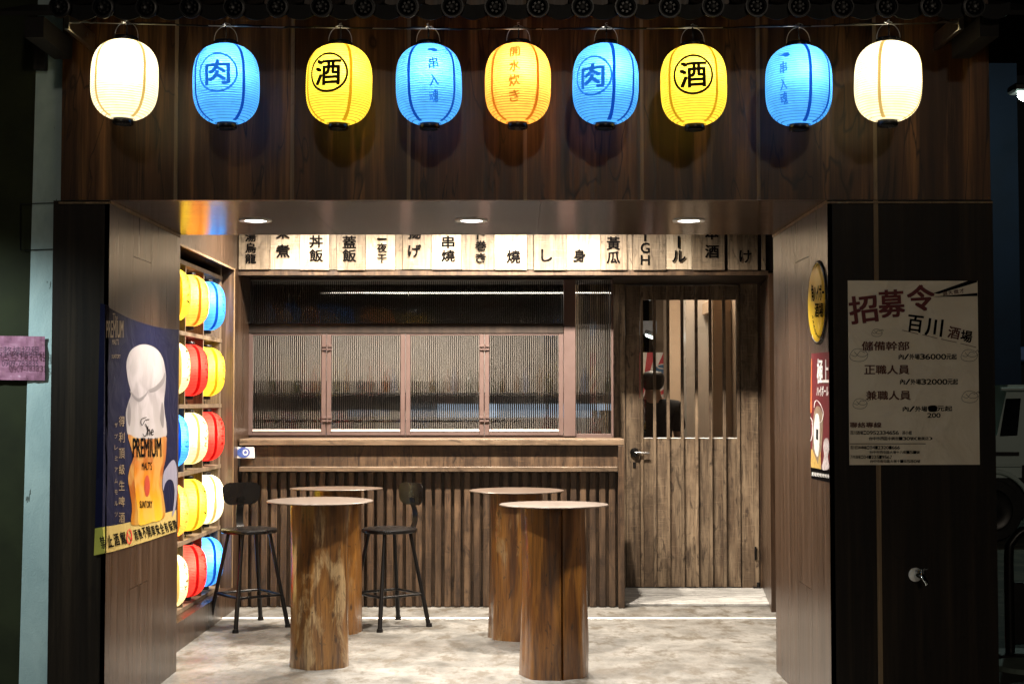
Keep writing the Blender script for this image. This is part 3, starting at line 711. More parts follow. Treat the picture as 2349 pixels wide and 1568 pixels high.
def lantern(c, kind, label, group, bands, prints=None, sc=1.0, power=1.0, bail=True, tilt=(0,0), name='paper_lantern'):
    c = Vector(c); root = empty(name, c, label, 'lantern', group); px_side = name == 'shelf_lantern'
    def part(nm, me, mats=None):
        o = bpy.data.objects.new(nm, me); COL.objects.link(o); o.parent = root; o.scale = (sc,)*3
        if mats:
            for i, q in enumerate(mats): o.material_slots[i].link = 'OBJECT'; o.material_slots[i].material = q
        return o
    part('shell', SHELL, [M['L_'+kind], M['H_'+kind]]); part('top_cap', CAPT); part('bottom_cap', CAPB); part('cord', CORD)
    if bail: part('bail', BAIL)
    b = part('bulb', BULB); b.location = (0, 0, .045*sc)
    for a0, wd in bands:
        m = MB(); fn = on_lantern((0,0,0), .0026); n = 36
        vs = []
        for i in range(n+1):
            z = -.95*LH + 1.9*LH*i/n; r = prof_r(z/LH); h = wd/2/max(r, .05); fl = 1 + .9*max(0, abs(z/LH)-.75)
            vs += [fn(a0-h*fl, z), fn(a0+h*fl, z)]
        m.add(vs, [(2*i, 2*i+1, 2*i+3, 2*i+2) for i in range(n)])
        me, _ = m.mesh('band', [M['B_'+kind]], (0,0,0), True); part('band', me)
    if prints:
        m = MB(); prints(m); o = lanternize(m, on_lantern((0,0,0), .0034)); me, _ = o.mesh('lettering', [M['I_'+kind]], (0,0,0)); part('lettering', me)
    ld = bpy.data.lights.new('glow', 'POINT'); ld.energy = power*(1.25 if px_side else 1.0); ld.shadow_soft_size = .022; ld.color = (1, .93, .80)
    lo = bpy.data.objects.new('glow', ld); COL.objects.link(lo); lo.parent = root; lo.location = (.045*sc if px_side else .012*sc, -(.055 if px_side else .068)*sc, .045*sc)
    root.rotation_euler = (tilt[0], tilt[1], 0); return root
PXM = .00184   # metres per photo pixel at the lanterns
def aw(dx): return math.asin(max(-.98, min(.98, dx*PXM/LR)))
def pf(cx_px, cz_px):  # flat print frame centred at pixel offsets from the lantern centre
    a0 = aw(cx_px)
    def s(u, v): return Vector((a0 + u*PXM/LR, 0, (-cz_px - v)*PXM))
    s.wrap = True; return s
def seal(ch, cx, cy, r, wd=4.5, sz=.62):
    def f(m):
        s = pf(cx, cy); stroke_px(m, ell(0, 0, r, r, 48), wd, s, 0, True); q = r*sz; text_px(m, ch, s, -q, -q, q, q, .045, 0, -.04)
    return f
def column(chs, cx, ys, w_=21, h_=26):
    def f(m):
        for ch, y in zip(chs, ys):
            if ch == '一': poly_px(m, [(-15,0),(-6,-4),(4,-6),(14,0),(6,5),(-4,2)], pf(cx, y), 3); continue
            text_px(m, ch, pf(cx, y), -w_/2, -h_/2, w_/2, h_/2, .03, -.06, -.12)
    return f
R4 = lambda *d: [(R(x), .0135) for x in d]
HL = [ # px, py centre, kind, label, bands, print
 (286, 184, 'white', 'white paper lantern, first from the left on the wire', R4(-40, 50, 140, 230), None),
 (519, 194, 'blue', 'blue paper lantern with a whole circled character 肉 facing front', R4(-52, 42, 130, 220), seal('肉', -5, -12, 44)),
 (778, 195, 'yellow', 'yellow paper lantern with a black circled character, nearer the left end of the wire', R4(-60, 27, 120, 210), seal('酒', -17, -13, 44, 5.5, .66)),
 (984, 195, 'blue', 'blue paper lantern with a crisp column of characters 一串入魂', R4(-33, 52, 145, 235), column('一串入魂', 15, (-66, -33, 5, 42))),
 (1188, 193, 'orange', 'orange paper lantern with a column of characters in the middle of the wire', R4(-50, 36, 130, 220), column('開水炊き', -8, (-60, -25, 8, 43), 24, 25)),
 (1389, 194, 'blue', 'blue paper lantern with its circled character turned to the left edge', R4(11, 52, 140, 230), seal('肉', -34, -5, 44)),
 (1591, 197, 'yellow', 'yellow paper lantern with a black circled character, nearer the right end of the wire', R4(-52, 36, 130, 220), seal('酒', -10, -10, 44, 5.5, .66)),
 (1832, 197, 'blue', 'blue paper lantern with a faint column of characters at its left edge', R4(9, 52, 140, 230), column('一串入魂', -46, (-58, -28, 10, 42), 17, 26)),
 (2037, 188, 'white', 'white paper lantern, last on the right end of the wire', R4(-29, 62, 150, 240), None)]
YLN = 6.0
PW = {'white': 2.2, 'blue': 2.3, 'yellow': 1.9, 'orange': 2.6, 'red': 1.5, 'cream': 2.0}
for i, (px, py, kind, lab, bands, pr) in enumerate(HL):
    c = onY(px, py, YLN)
    lantern(c, kind, lab, 'paper lanterns hung on the wire across the front', bands, pr, 1.0, PW[kind], True, (0, R([1.5,-1,1,-1.2,.5,.8,-1,0,1.2][i])))
# wire with black cable
wr = empty('lantern_wire', onY(1187, 60, YLN), 'thin steel wire with black cable strung under the eaves', 'wire')
def wy(px): t = (px-1187)/1020; return 66 - 16*t*t
m = MB(); m.tube([onY(px, wy(px) + (1.2 if 150 < px < 2200 else 0), YLN) for px in range(165, 2206, 30)], .0022, 6); m.build('wire', M['wire'], wr, smooth=True)
m = MB(); m.tube([onY(px, wy(px) + 1.5*math.sin(px*.031) + .8*math.sin(px*.11), YLN+.006*math.cos(px*.05)) for px in range(290, 2040, 12)], .0042, 6); m.build('cable', M['black'], wr, smooth=True)
m = MB()
for j in range(9):
    px = HL[j][0]; c = onY(px, wy(px), YLN)
    for k in range(3):
        m.tube([c + Vector((.004*math.cos(t*5+k)+(t-1.2)*.012, .004*math.sin(t*5+k), .004*math.sin(t*3+k*2)+.004*k)) for t in [q*.25 for q in range(11)]], .0011, 5)
m.build('wire_tie', M['wire'], wr, smooth=True)
for px, s in ((155, 1), (2203, -1)):
    m = MB(); c = onY(px, 51, YLN)
    m.cbox(c + Vector((-.012, -.012, -.035)), c + Vector((.012, .35, .04)), .003); m.tube([c + Vector((0,0,0)), c + Vector((s*.05, 0, -.002))], .006, 8)
    m.tube([c + Vector((s*.05, 0, -.002)), c + Vector((s*.07, 0, .004)), c + Vector((s*.10, 0, -.004)), c + Vector((s*.12, 0, -.002))], .0035, 8)
    m.build('tension_bracket', M['wire'], wr, smooth=True)

# ---- shelf with lanterns in the left wall
XS0, XS1 = -2.30, -2.03
sh = empty('lantern_shelf', (XS0, 8.8, ZD0), 'tall wooden pigeonhole shelf filled with coloured lanterns in the left wall', 'shelf')
zs = [ZD0+.015, .583, 1.002, 1.414, 1.859, 2.29]; ysv = [9.73 - .507*i for i in range(5)]
box('back_panel', (XS0-.02, YD0+.002, ZD0+.002), (XS0, YD1-.002, ZD1-.003), M['shelfwood'], sh)
for z in zs: box('shelf_board', (XS0+.001, YD0+.003, z-.0125), (XS1, YD1-.045, z+.0125), M['shelfwood'], sh)
for y in ysv:
    for k in range(5):
        if y > YD0: box('divider', (XS0+.001, y-.009, zs[k]+.0127), (XS1-.004, y+.009, zs[k+1]-.0127), M['shelfwood'], sh)
box('end_stile', (XS0+.001, ysv[0]+.01, ZD0+.002), (XS1-.003, ysv[0]+.045, ZD1-.003), M['shelfwood'], sh)
grid = [['yellow','orange','blue'], ['cream','red','yellow'], ['blue','cream','red'], ['orange','yellow','white'], ['cream','red','blue']]
shown = {(0,0):'泡', (0,1):'肉', (0,2):'沖繩', (1,0):'歡', (1,1):'旨', (2,0):'酒', (2,1):'串', (2,2):'日本', (3,1):'福', (4,0):'祭', (3,0):'魚', (4,2):'海'}
rown = ['top row', 'second row from the top', 'middle row', 'second row from the floor', 'bottom row']; coln = ['beside the banner', 'middle column', 'beside the counter']
for r in range(5):
    for c in range(3):
        kind = grid[r][c]; y = 8.463 + .507*c; z = (zs[4-r]+zs[5-r])/2 + .004
        def pr(m, q=r*3+c):
            rs = random.Random(q+40); s = lambda u, v: Vector((R(79) + u*PXM/LR, 0, -v*PXM))
            # brush marks down the side that shows: loose strokes, too slanted to read
            for k in range(4):
                y0 = -52 + 26*k + rs.uniform(-3, 3)
                for _ in range(3):
                    x_, y_ = rs.uniform(-9, 9), y0 + rs.uniform(-9, 9); stroke_px(m, [(x_-rs.uniform(3,9), y_+rs.uniform(-6,6)), (x_, y_+rs.uniform(-3,3)), (x_+rs.uniform(3,9), y_+rs.uniform(-6,6))], rs.uniform(2.5, 4.5), s)
        lantern((-2.082, y, z), kind, f'{kind} lantern in the {rown[r]} of the wall shelf, {coln[c]}', 'lanterns in the pigeonhole shelf', [(R(q_), .022) for q_ in (48, 138, 228, 318)], pr if not (r == 3 and c == 2) else None, .965, PW[kind]*(1.5 if (r, c) == (3, 2) else 1), False, (0, 0), 'shelf_lantern')

# ================================================================== TABLES
def log_mesh(r, h, seed, crack=None):
    m = MB(); n = 64; rows = 28; an = [2*math.pi*j/n for j in range(n)]
    if crack is not None: an = sorted([a for a in an if abs((a-crack+math.pi) % (2*math.pi)-math.pi) > .05] + [crack-.045, crack-.022, crack, crack+.022, crack+.045])
    n = len(an); vs = []
    for i in range(rows+1):
        z = h*i/rows; fl = 1 + .07*(1-i/rows)**2
        for a in an:
            q = Vector((math.cos(a)*1.6+seed, math.sin(a)*1.6, z*1.1)); rr = r*fl*(1 + .11*noise.noise(q) + .05*noise.noise(q*2.7) + .012*noise.noise(Vector((math.cos(a)*9+seed, math.sin(a)*9, z*5))))
            if crack is not None and abs(a-crack) < .03: rr -= (.05 if abs(a-crack) < .01 else .006) * min(1, 1.3*(1-i/rows)+.15)
            vs.append((rr*math.cos(a), rr*math.sin(a), z))
    fs = [(i*n+j, i*n+(j+1) % n, (i+1)*n+(j+1) % n, (i+1)*n+j) for i in range(rows) for j in range(n)]
    fs.append(tuple(rows*n+j for j in range(n))); fs.append(tuple(range(n))[::-1]); m.add(vs, fs); return m
def table(x, y, r, seed, mt, label, crack=None, tilt=(0, 0)):
    t = empty('log_table', (x, y, 0), label, 'table', 'round bar tables on log pedestals'); h = .888
    m = log_mesh(r, h, seed, crack); me, _ = m.mesh('log_pedestal', [mt], (0,0,0), True); auto_smooth(me, R(50)); link('log_pedestal', me, t, (x, y, 0))
    m = MB(); R_ = .292; m.lathe([(.001, 0), (R_-.002, 0), (R_, .002), (R_, .005), (R_-.002, .007), (.001, .007)], (0,0,0), 96)
    me, _ = m.mesh('table_top', [M['tabletop']], (0,0,0), True); auto_smooth(me); o = link('table_top', me, t, (x, y, h+.003)); o.rotation_euler = (tilt[0], tilt[1], 0)
table(-1.086, 7.89, .156, 1.3, M['log_a'], 'round table on a pale streaked log, nearest the shelf of lanterns at the front', None, (R(.25), R(.2)))
table(-1.137, 9.0, .150, 4.1, M['log_c'], 'round table half hidden behind the pale log table at the left', None, (R(-1.1), 0))
table(0.0, 8.80, .162, 7.7, M['log_c'], 'round table on a mottled log, behind the darker table right of centre')
table(.199, 7.62, .172, 9.2, M['log_b'], 'round table on an amber log with a long vertical crack, front right', math.pi*1.5 + .22, (R(-.6), 0))

# ================================================================== STOOLS
def stool(x, y, rot, back, label):
    t = empty('bar_stool', (x, y, 0), label, 'stool', 'black metal bar stools with backrests'); H = .625
    m = MB(); m.lathe([(.001, -.004), (.10, -.003), (.168, -.010), (.176, -.012), (.180, -.018), (.180, -.030), (.176, -.036), (.165, -.030), (.001, -.026)], (x, y, H+.012), 56); m.build('seat', M['black_gloss'], t, smooth=True)
    fr, tr = .262, .135; feet = []; midp = []
    for k in range(4):
        a = rot + k*math.pi/2; f = Vector((x+fr*math.cos(a), y+fr*math.sin(a), .0)); p = Vector((x+tr*math.cos(a), y+tr*math.sin(a), H-.016)); d = (p-f)
        mid = f + d*.34; midp.append(mid)
        m = MB(); m.tube([f + d*.02, mid, p], [.0125, .0125, .0115], 12); m.tube([f + d*.02, f + d*.31], .0145, 12); m.tube([f, f + Vector((0,0,.022))], [.021, .018], 14); m.build('leg', M['black'], t, smooth=True)
    for k in range(4):
        m = MB(); m.tube([midp[k], midp[(k+1) % 4]], .0085, 10); m.build('footrest', M['black'], t, smooth=True)
    # back support strap and curved plate
    bd = Vector((math.cos(back), math.sin(back), 0)); sd_ = Vector((-bd.y, bd.x, 0)); c = Vector((x, y, 0)); prof = [(.14, H-.020), (.175, H-.018), (.200, H+.010), (.210, H+.06), (.205, H+.11), (.190, H+.15), (.180, H+.19)]
    P = smooth_loop([(a, b) for a, b in prof], 4, False); vs = []
    for i, q in enumerate(P):
        tt = P[min(i+1, len(P)-1)] - P[max(i-1, 0)]; tt.normalize(); nn = Vector((tt.y, -tt.x)); hw = .024
        for s1 in (-1, 1):
            for s2 in (-1, 1): rr_ = q + nn*(.003*s2); vs.append(c + bd*rr_.x + sd_*(hw*s1) + Vector((0,0,rr_.y)))
    fs = []
    for i in range(len(P)-1):
        a, b = 4*i, 4*i+4
        fs += [(a, a+1, b+1, b), (a+3, a+2, b+2, b+3), (a+1, a+3, b+3, b+1), (a+2, a, b, b+2)]
    m = MB(); m.add(vs, fs); m.build('back_support', M['black'], t, smooth=True)
    m = MB(); vs = []; nu, nv = 18, 10; W_, H_ = .125, .072
    for s2 in (0, 1):
        for j in range(nv+1):
            for i in range(nu+1):
                u, v = -1+2*i/nu, -1+2*j/nv
                # rounded rectangle
                k = 1 - .16*max(0, abs(v)-.55)**2/.2 * 1.0; uu = u*W_*k*(1+.06*v); vv = v*H_*(1-.16*max(0, abs(u)-.7)**2/.09)
                rr_ = .186 - .30*uu*uu*3.2 + .004*s2 - .10*abs(v*H_)*0
                vs.append(c + bd*rr_ + sd_*uu + Vector((0, 0, H+.215+vv)))
    o = (nu+1)*(nv+1); fs = []
    for j in range(nv):
        for i in range(nu): a = j*(nu+1)+i; fs += [(a, a+1, a+nu+2, a+nu+1), (o+a+1, o+a, o+a+nu+1, o+a+nu+2)]
    for i in range(nu): a = i; fs.append((a+1, a, o+a, o+a+1)); a = nv*(nu+1)+i; fs.append((a, a+1, o+a+1, o+a))
    for j in range(nv): a = j*(nu+1); fs.append((a, a+nu+1, o+a+nu+1, o+a)); a += nu; fs.append((a+nu+1, a, o+a, o+a+nu+1))
    m.add(vs, fs); m.build('backrest', M['black_gloss'], t, smooth=True)
stool(-1.725, 9.21, R(-7), R(118), 'black metal bar stool beside the lantern shelf, left of the tables')
stool(-.822, 9.24, R(-8), R(42), 'black metal bar stool standing between the left and right tables')

# ================================================================== BANNER ON THE LEFT JAMB
ban = empty('beer_banner', (XL+.003, 6.9, 1.3), 'navy banner with a beer glass wrapped on the left jamb', 'banner')
def mk_print(name, col, rough=.35, wr=.5):
    m, n, out = mat(name); v, _ = coords(n, False); a = noise_n(n, v, 4.5, 3, .5, 1.0)
    principled(n, out, col, rough, 0, .06, a, wr, .02); return m
M['navy'] = mk_print('navy_vinyl', (.0035,.004,.019), .6); M['foam'] = None
def mk_grad(name, stops, lo, hi, rough=.35, axis=2, blotch=.3, bc=(.3,.3,.3)):
    m, n, out = mat(name); v, _ = coords(n, False); s = n.nodes.new('ShaderNodeSeparateXYZ'); L(n, v, s.inputs[0])
    f = math_n(n, 'DIVIDE', math_n(n, 'SUBTRACT', s.outputs[axis], lo), hi-lo); c = ramp(n, stops, f)
    a = noise_n(n, v, 7, 2, .5, .6); c = mix(n, ramp(n, [(.45, 0), (.6, blotch)], a), c, bc)
    principled(n, out, c, rough, 0, .2, a, .12, .02); return m
def C8(x, y): return ((200+x/2.45)*.97875, (680+y/2.45)*.97875)
XBN = XL+.004
def sB(off): return lambda x, y: onX(x, y, XL+off)
xe = 241.0                          # pixel where the sheet turns the corner
topc = [(241, 699), (262, 712), (300, 731), (345, 746), (380, 753), (410, 756)]
botc = [(241, 1268), (262, 1263), (300, 1252), (345, 1238), (380, 1226), (404, 1218)]
def sheet(tops, bots, surf, rows=10):
    m = MB(); vs = []; n = len(tops)
    for j in range(rows+1):
        for i in range(n):
            t = j/rows; x = tops[i][0]+(bots[i][0]-tops[i][0])*t; y = tops[i][1]+(bots[i][1]-tops[i][1])*t; vs.append(surf(x, y))
    m.add(vs, [(j*n+i, j*n+i+1, (j+1)*n+i+1, (j+1)*n+i) for j in range(rows) for i in range(n-1)]); return m
def lerp2(a, b, t): return (a[0]+(b[0]-a[0])*t, a[1]+(b[1]-a[1])*t)
midc = [lerp2(a, b, .893) for a, b in zip(topc, botc)]
T2 = [tuple(p) for p in smooth_loop(topc, 4, False)]; B2 = [tuple(p) for p in smooth_loop(botc, 4, False)]; Mi2 = [tuple(p) for p in smooth_loop(midc, 4, False)]
sheet(T2, Mi2, sB(.004)).build('printed_sheet', M['navy'], ban, smooth=False)
sheet(Mi2, B2, sB(.004), 3).build('warning_strip', mk_print('pale_yellow_print', (.34,.25,.085)), ban)
fy = YF-.007
a0, a1 = onX(241, 699, XL+.004), onX(241, 1268, XL+.004); zq = a0.z + (a1.z-a0.z)*.893
tb = MB(); 
tb.add([(XL+.004, fy, a0.z), (XY(231, YF, 700), fy, a0.z+.012), (XY(219, YF, 1200), fy, zq-.01), (XL+.004, fy, zq)], [(0,1,2,3)]); tb.add([(XL+.004, a0.y, a0.z), (XL+.004, fy, a0.z), (XL+.004, fy, zq), (XL+.004, a0.y, zq)], [(0,1,2,3)]); tb.build('folded_edge', M['navy'], ban)
tb = MB(); tb.add([(XL+.004, fy, zq), (XY(219, YF, 1200), fy, zq-.01), (XY(216.5, YF, 1270), fy, a1.z-.012), (XL+.004, fy, a1.z)], [(0,1,2,3)]); tb.add([(XL+.004, a0.y, zq), (XL+.004, fy, zq), (XL+.004, fy, a1.z), (XL+.004, a1.y, a1.z)], [(0,1,2,3)]); tb.build('folded_edge', plain('yellow_print', (.32,.30,.05), .4), ban)
# glass: foam, beer, handle
foam = [(335,310),(300,318),(262,345),(240,395),(236,450),(246,520),(262,590),(248,640),(233,700),(236,770),(246,830),(300,850),(400,855),(462,840),(466,780),(456,700),(452,640),(460,560),(462,480),(445,390),(412,340),(375,318)]
amber = [(246,828),(262,900),(275,960),(258,1010),(246,1080),(258,1170),(268,1250),(262,1330),(285,1348),(380,1330),(455,1300),(452,1200),(440,1120),(448,1030),(462,960),(466,880),(462,838),(400,852),(300,848)]
pale = [(285,980),(280,1060),(288,1160),(300,1260),(310,1345),(380,1330),(440,1308),(438,1200),(425,1120),(430,1040),(440,980),(400,990),(330,985)]
zf0, zf1 = onX(*C8(240, 850), XL).z, onX(*C8(240, 310), XL).z
mf = mk_grad('foam_print', [(0,(.24,.215,.205)),(.5,(.17,.15,.15)),(1,(.25,.225,.215))], -.22, .22, .4, 2, .6, (.28,.25,.25))
ma = mk_grad('amber_print', [(0,(.34,.14,.012)),(.4,(.22,.055,.005)),(1,(.26,.09,.02))], -.25, .25, .3, 2, .7, (.36,.20,.05))
mp = mk_grad('gold_print', [(0,(.55,.34,.02)),(.5,(.48,.18,.008)),(1,(.28,.07,.008))], -.18, .18, .3, 2, .35, (.45,.28,.10))
mh = mk_print('glass_print', (.17,.16,.20))
for nm, pts, off, mt in (('foam_print', foam, .0050, mf), ('beer_print', amber, .0055, ma), ('beer_print', pale, .0062, mp)):
    m = MB(); poly_px(m, [C8(*p) for p in pts], sB(off), 4); m.build(nm, mt, ban)
m = MB()
for pts in ([(255,575),(275,615),(310,640),(345,610),(362,575),(335,604),(300,618)], [(362,572),(400,552),(440,510),(458,470),(452,530),(415,572),(380,585)], [(440,640),(452,700),(448,790),(430,740)], [(250,640),(262,700),(255,780),(242,730)]): poly_px(m, [C8(*p) for p in pts], sB(.0056), 4)
m.build('foam_shading', plain('foam_grey_print', (.10,.088,.088), .5), ban)
m = MB(); poly_px(m, [C8(*p) for p in [(446,1060),(470,1010),(505,972),(524,1010),(529,1100),(526,1180),(515,1262),(498,1295),(508,1230),(512,1150),(502,1095),(478,1085),(458,1110),(446,1150)]], sB(.0058), 3); m.build('handle_print', mh, ban)
m = MB()
t8 = lambda s, x0, y0, x1, y1, b=.03, rot=0: text_px(m, s, sB(.0074), *C8(x0, y0), *C8(x1, y1), b, rot)
t8('PREMIUM', 275, 848, 436, 955, .03, -.02)
stroke_px(m, [C8(*p) for p in [(352,728),(322,740),(325,775),(345,745),(368,740)]], 1.2, sB(.0074)); stroke_px(m, [C8(*p) for p in [(345,765),(358,800),(345,838),(330,822)]], 1.5, sB(.0074)); t8('he', 358, 778, 392, 832, .0)
t8("MALT'S", 325, 985, 382, 1030, .02); t8('SUNTORY', 313, 1208, 385, 1248, .03)
m.build('lettering', M['ink'], ban)
m = MB(); poly_px(m, [C8(*p) for p in ell(355, 1122, 16, 62)], sB(.0072)); m.build('seal_print', plain('red_print', (.30,.03,.01), .4), ban)
m = MB(); gold = plain('gold_ink', (.20,.14,.07), .35)
t8('PREMIUM', 121, 175, 218, 272, .02); t8('The', 158, 132, 186, 182, 0); t8("MALT'S", 155, 280, 192, 312, .01); t8('SUNTORY', 152, 368, 202, 390, .01)
for i, ch in enumerate('得利頂級生啤酒'): t8(ch, 193, 722+92*i, 226, 780+92*i, .01)
for i, ch in enumerate('ザプレミアムモルツ'): t8(ch, 168, 760+64*i, 186, 786+64*i, .01)
m.build('lettering', gold, ban)
m = MB(); xs_ = [c for c in (262, 296, 330, 0, 0)]
def strip_pt(cx, dy): # along the strip in crop pixels
    t = (cx-100)/(525-100); return 1447 - 68*t*1.35 - 10*t*t + dy*(1-.12*t)
for i, ch in enumerate('禁止酒駕'): c = 100+38*i+ (4 if i else 0); y = strip_pt(c, 0); text_px(m, ch, sB(.0062), *C8(c-14, y-36), *C8(c+15, y+34), .03, -.22)
for i, ch in enumerate('酒後不開車安全有保障'): c = 292+25*i; y = strip_pt(c, 0); text_px(m, ch, sB(.0062), *C8(c-11, y-32), *C8(c+9, y+28), .03, -.28)
m.build('lettering', M['ink'], ban)
m = MB(); y = strip_pt(253, 0); stroke_px(m, [C8(*p) for p in ell(253, y, 14, 40, 24)], 2.2, sB(.0064), 0, True); stroke_px(m, [C8(240, y-22), C8(266, y+22)], 2, sB(.0064), 0); m.build('ban_symbol', plain('red_sign_ink', (.5,.03,.02), .4), ban)

# ================================================================== RIGHT JAMB SIGNS
XO = XR-.006
ov = empty('oval_sign', (XO, 6.53, 1.9), 'round yellow enamel sign with black rim on the right jamb', 'sign')
cy_, cz_ = 6.545, onX(1880, 693, XR).z
def disc(name, r, prof, mt):
    m = MB(); m.lathe(prof, (0,0,0), 56, False, 'X'); vs = [Vector((-v.x, v.y, v.z)) for v in m.v]; m.v = vs
    me, _ = m.mesh(name, [mt], (0,0,0), True); auto_smooth(me); return link(name, me, ov, (XR, cy_, cz_))
disc('rim', .193, [(.193, 0), (.193, .006), (.188, .010), (.183, .010), (.181, .008)], M['black_gloss'])
disc('face', .181, [(.181, .0085), (.172, .014), (.150, .0165), (.0005, .019)], plain('yellow_enamel', (.80,.52,.015), .35, 0, .3, .04, 6, .08, .0))
m = MB(); sO = surfX(XR-.0205)
text_px(m, '角ハイボール', sO, 1861, 652, 1897, 690, .035, -.05); text_px(m, '酒場', sO, 1869, 695, 1888, 727, .035)
for i in range(15):
    a = R(25 + 130*i/14); c = (1879+16.5*math.cos(a), 693+80*math.sin(a)); stroke_px(m, [(c[0]-1.3, c[1]-3), (c[0]+1, c[1]), (c[0]-.5, c[1]+3)], 1.3, surfX(XR-.0185))
stroke_px(m, ell(1879, 693, 18.4, 88, 60, R(200), R(340)), .8, surfX(XR-.0155), 0); m.build('lettering', M['ink'], ov)
rp = empty('highball_poster', (XR, 6.5, 1.35), 'narrow dark red drink poster under the round yellow sign', 'poster')
def C6(x, y): return ((1840+x/2.8)*.97875, (590+y/2.8)*.97875)
def q6(nm, pts, off, mt, sm=0): m = MB(); poly_px(m, [C6(*p) for p in pts], surfX(XR-off), sm); return m.build(nm, mt, rp)
q6('printed_sheet', [(172,668),(288,655),(291,1428),(168,1412)], .002, mk_print('maroon_print', (.115,.018,.022), .4, .2))
q6('bottom_strip', [(168,1412),(291,1428),(294,1512),(172,1485)], .002, M['ink'])
q6('orange_edge', [(172,700),(176,700),(176,1050),(166,1060)], .003, plain('orange_print', (.5,.10,.02), .4))
q6('glass_print', [(190,1050),(215,1010),(245,1050),(248,1130),(238,1300),(215,1400),(180,1340),(184,1180)], .003, plain('dark_glass_print', (.20,.14,.09), .4, 0, .4, .4, 40), 3)
q6('label_print', [(205,1060),(222,1075),(228,1160),(224,1290),(212,1345),(192,1290),(188,1180),(195,1090)], .004, plain('label_print', (.6,.58,.55), .4, 0, .4, .2, 60), 3)
q6('gold_print', [(170,1290),(182,1300),(215,1390),(232,1300),(236,1425),(170,1412)], .0035, plain('gold_print_flat', (.42,.27,.07), .4, 0, .4, .4, 60))
q6('ice_print', [(250,1270),(262,1225),(284,1230),(288,1300),(280,1340),(288,1420),(240,1424),(256,1340)], .0035, plain('pale_print', (.45,.40,.40), .4, 0, .4, .6, 90), 3)
m = MB(); text_px(m, '極上', surfX(XR-.0045), *C6(210, 705), *C6(286, 862), .03); text_px(m, 'ハイボール', surfX(XR-.0045), *C6(208, 880), *C6(284, 945), .03, 0)
stroke_px(m, [C6(*p) for p in [(190,1020),(200,975),(225,990),(250,1050),(240,1110),(215,1120)]], 1.1, surfX(XR-.0045)); stroke_px(m, [C6(*p) for p in [(165,1085),(178,1110),(178,1200),(168,1240)]], 1.1, surfX(XR-.0045))
rs = random.Random(5)
for i in range(11): x = 178+i*10.5; text_y = 1455+ i*1.6; stroke_px(m, [C6(x, text_y-12), C6(x+4, text_y), C6(x-1, text_y+12)], 1.2, surfX(XR-.0035)); stroke_px(m, [C6(x-3, text_y-3), C6(x+5, text_y-1)], 1.0, surfX(XR-.0035), 0)
m.build('lettering', M['white'], rp)
q6('brand_print', [(204,1160),(216,1165),(216,1235),(203,1228)], .0045, M['ink'])

# ================================================================== RECRUITMENT POSTER
YP = YF-.0065
rc = empty('recruitment_poster', (1.82, YF, 1.6), 'large cream recruitment notice with red and black characters on the right pillar', 'poster')
def C7(x, y): return ((1960+x/3.408)*.97875, (640+y/3.408)*.97875)
def mk_paper():
    m, n, out = mat('cream_paper'); v, _ = coords(n, False); a = noise_n(n, v, 3.5, 4, .5, 1.2); b = noise_n(n, v, 30, 3)
    c = mix(n, ramp(n, [(.35, 0), (.65, 1)], a), (.78,.69,.54), (.86,.78,.63)); principled(n, out, c, .45, 0, .35, math_n(n, 'ADD', a, math_n(n, 'MULTIPLY', b, .05)), .55, .03); return m
m = MB(); cs = [C7(92, 58), C7(1128, 62), C7(1147, 1528), C7(106, 1530)]; P3 = [onY(*c, YP) for c in cs]
m.add(P3 + [p + Vector((0, .003, 0)) for p in P3], [(3,2,1,0),(4,5,6,7),(0,1,5,4),(1,2,6,5),(2,3,7,6),(3,0,4,7)]); m.build('paper', mk_paper(), rc)
def rtext(rows, mt, y=YP-.0012):
    s = surfY(y)
    for r_ in rows:
        m = MB()
        st_, x0, y0, x1, y1 = r_[:5]; bold = r_[5] if len(r_) > 5 else .03; rot = r_[6] if len(r_) > 6 else 0
        text_row(m, st_, s, *C7(x0, y0), *C7(x1, y1), bold, rot)
        m.build('lettering', mt, rc)
rtext([('招', 108, 180, 345, 395, .06, -.12), ('募', 340, 135, 560, 350, .06, -.05), ('令', 570, 95, 800, 300, .06, -.05)], M['red_ink'])
rtext([('儲備幹部', 205, 545, 590, 615, .03), ('正職人員', 225, 735, 590, 805, .03), ('兼職人員', 240, 940, 600, 1010, .03), ('聯絡專線', 110, 1190, 365, 1232, .03), ('誠', 850, 142, 890, 178, .02, -.18), ('大', 893, 137, 932, 172, .02, -.18), ('徵', 938, 130, 980, 165, .02, -.18), ('才', 985, 122, 1025, 158, .02, -.18), ('酒', 895, 430, 995, 522, .06, .2)], M['brown_ink'])
rtext([('百', 572, 338, 700, 468, .06, .12), ('川', 715, 365, 860, 500, .06, .12), ('場', 995, 458, 1092, 548, .05, .15),
       ('內/外場36000元起', 500, 645, 965, 688, .03), ('內/外場32000元起', 510, 845, 975, 888, .03), ('內/外場', 532, 1062, 730, 1104, .03), ('元起', 805, 1060, 930, 1100, .03), ('200', 728, 1116, 835, 1152, .06),
       ('百川酒場:0952334656 孫小姐', 112, 1258, 605, 1288, .02), ('台中市西區中興街130號(勤美店)', 262, 1306, 770, 1332, .02),
       ('百川日本串燒:04-23201666', 112, 1378, 510, 1404, .02), ('台中市西屯區大墩十八街151號', 266, 1417, 668, 1440, .02), ('万作酒場:04-22519567', 112, 1454, 448, 1480, .02), ('台中市南屯區大墩十一街580號', 270, 1489, 672, 1512, .02)], M['ink'])
m = MB(); s = surfY(YP-.0012)
poly_px(m, [C7(*p) for p in [(775,160),(1055,60),(1125,62),(1125,72),(820,165)]], s); poly_px(m, [C7(*p) for p in [(775,188),(1127,158),(1128,182),(800,189)]], s)
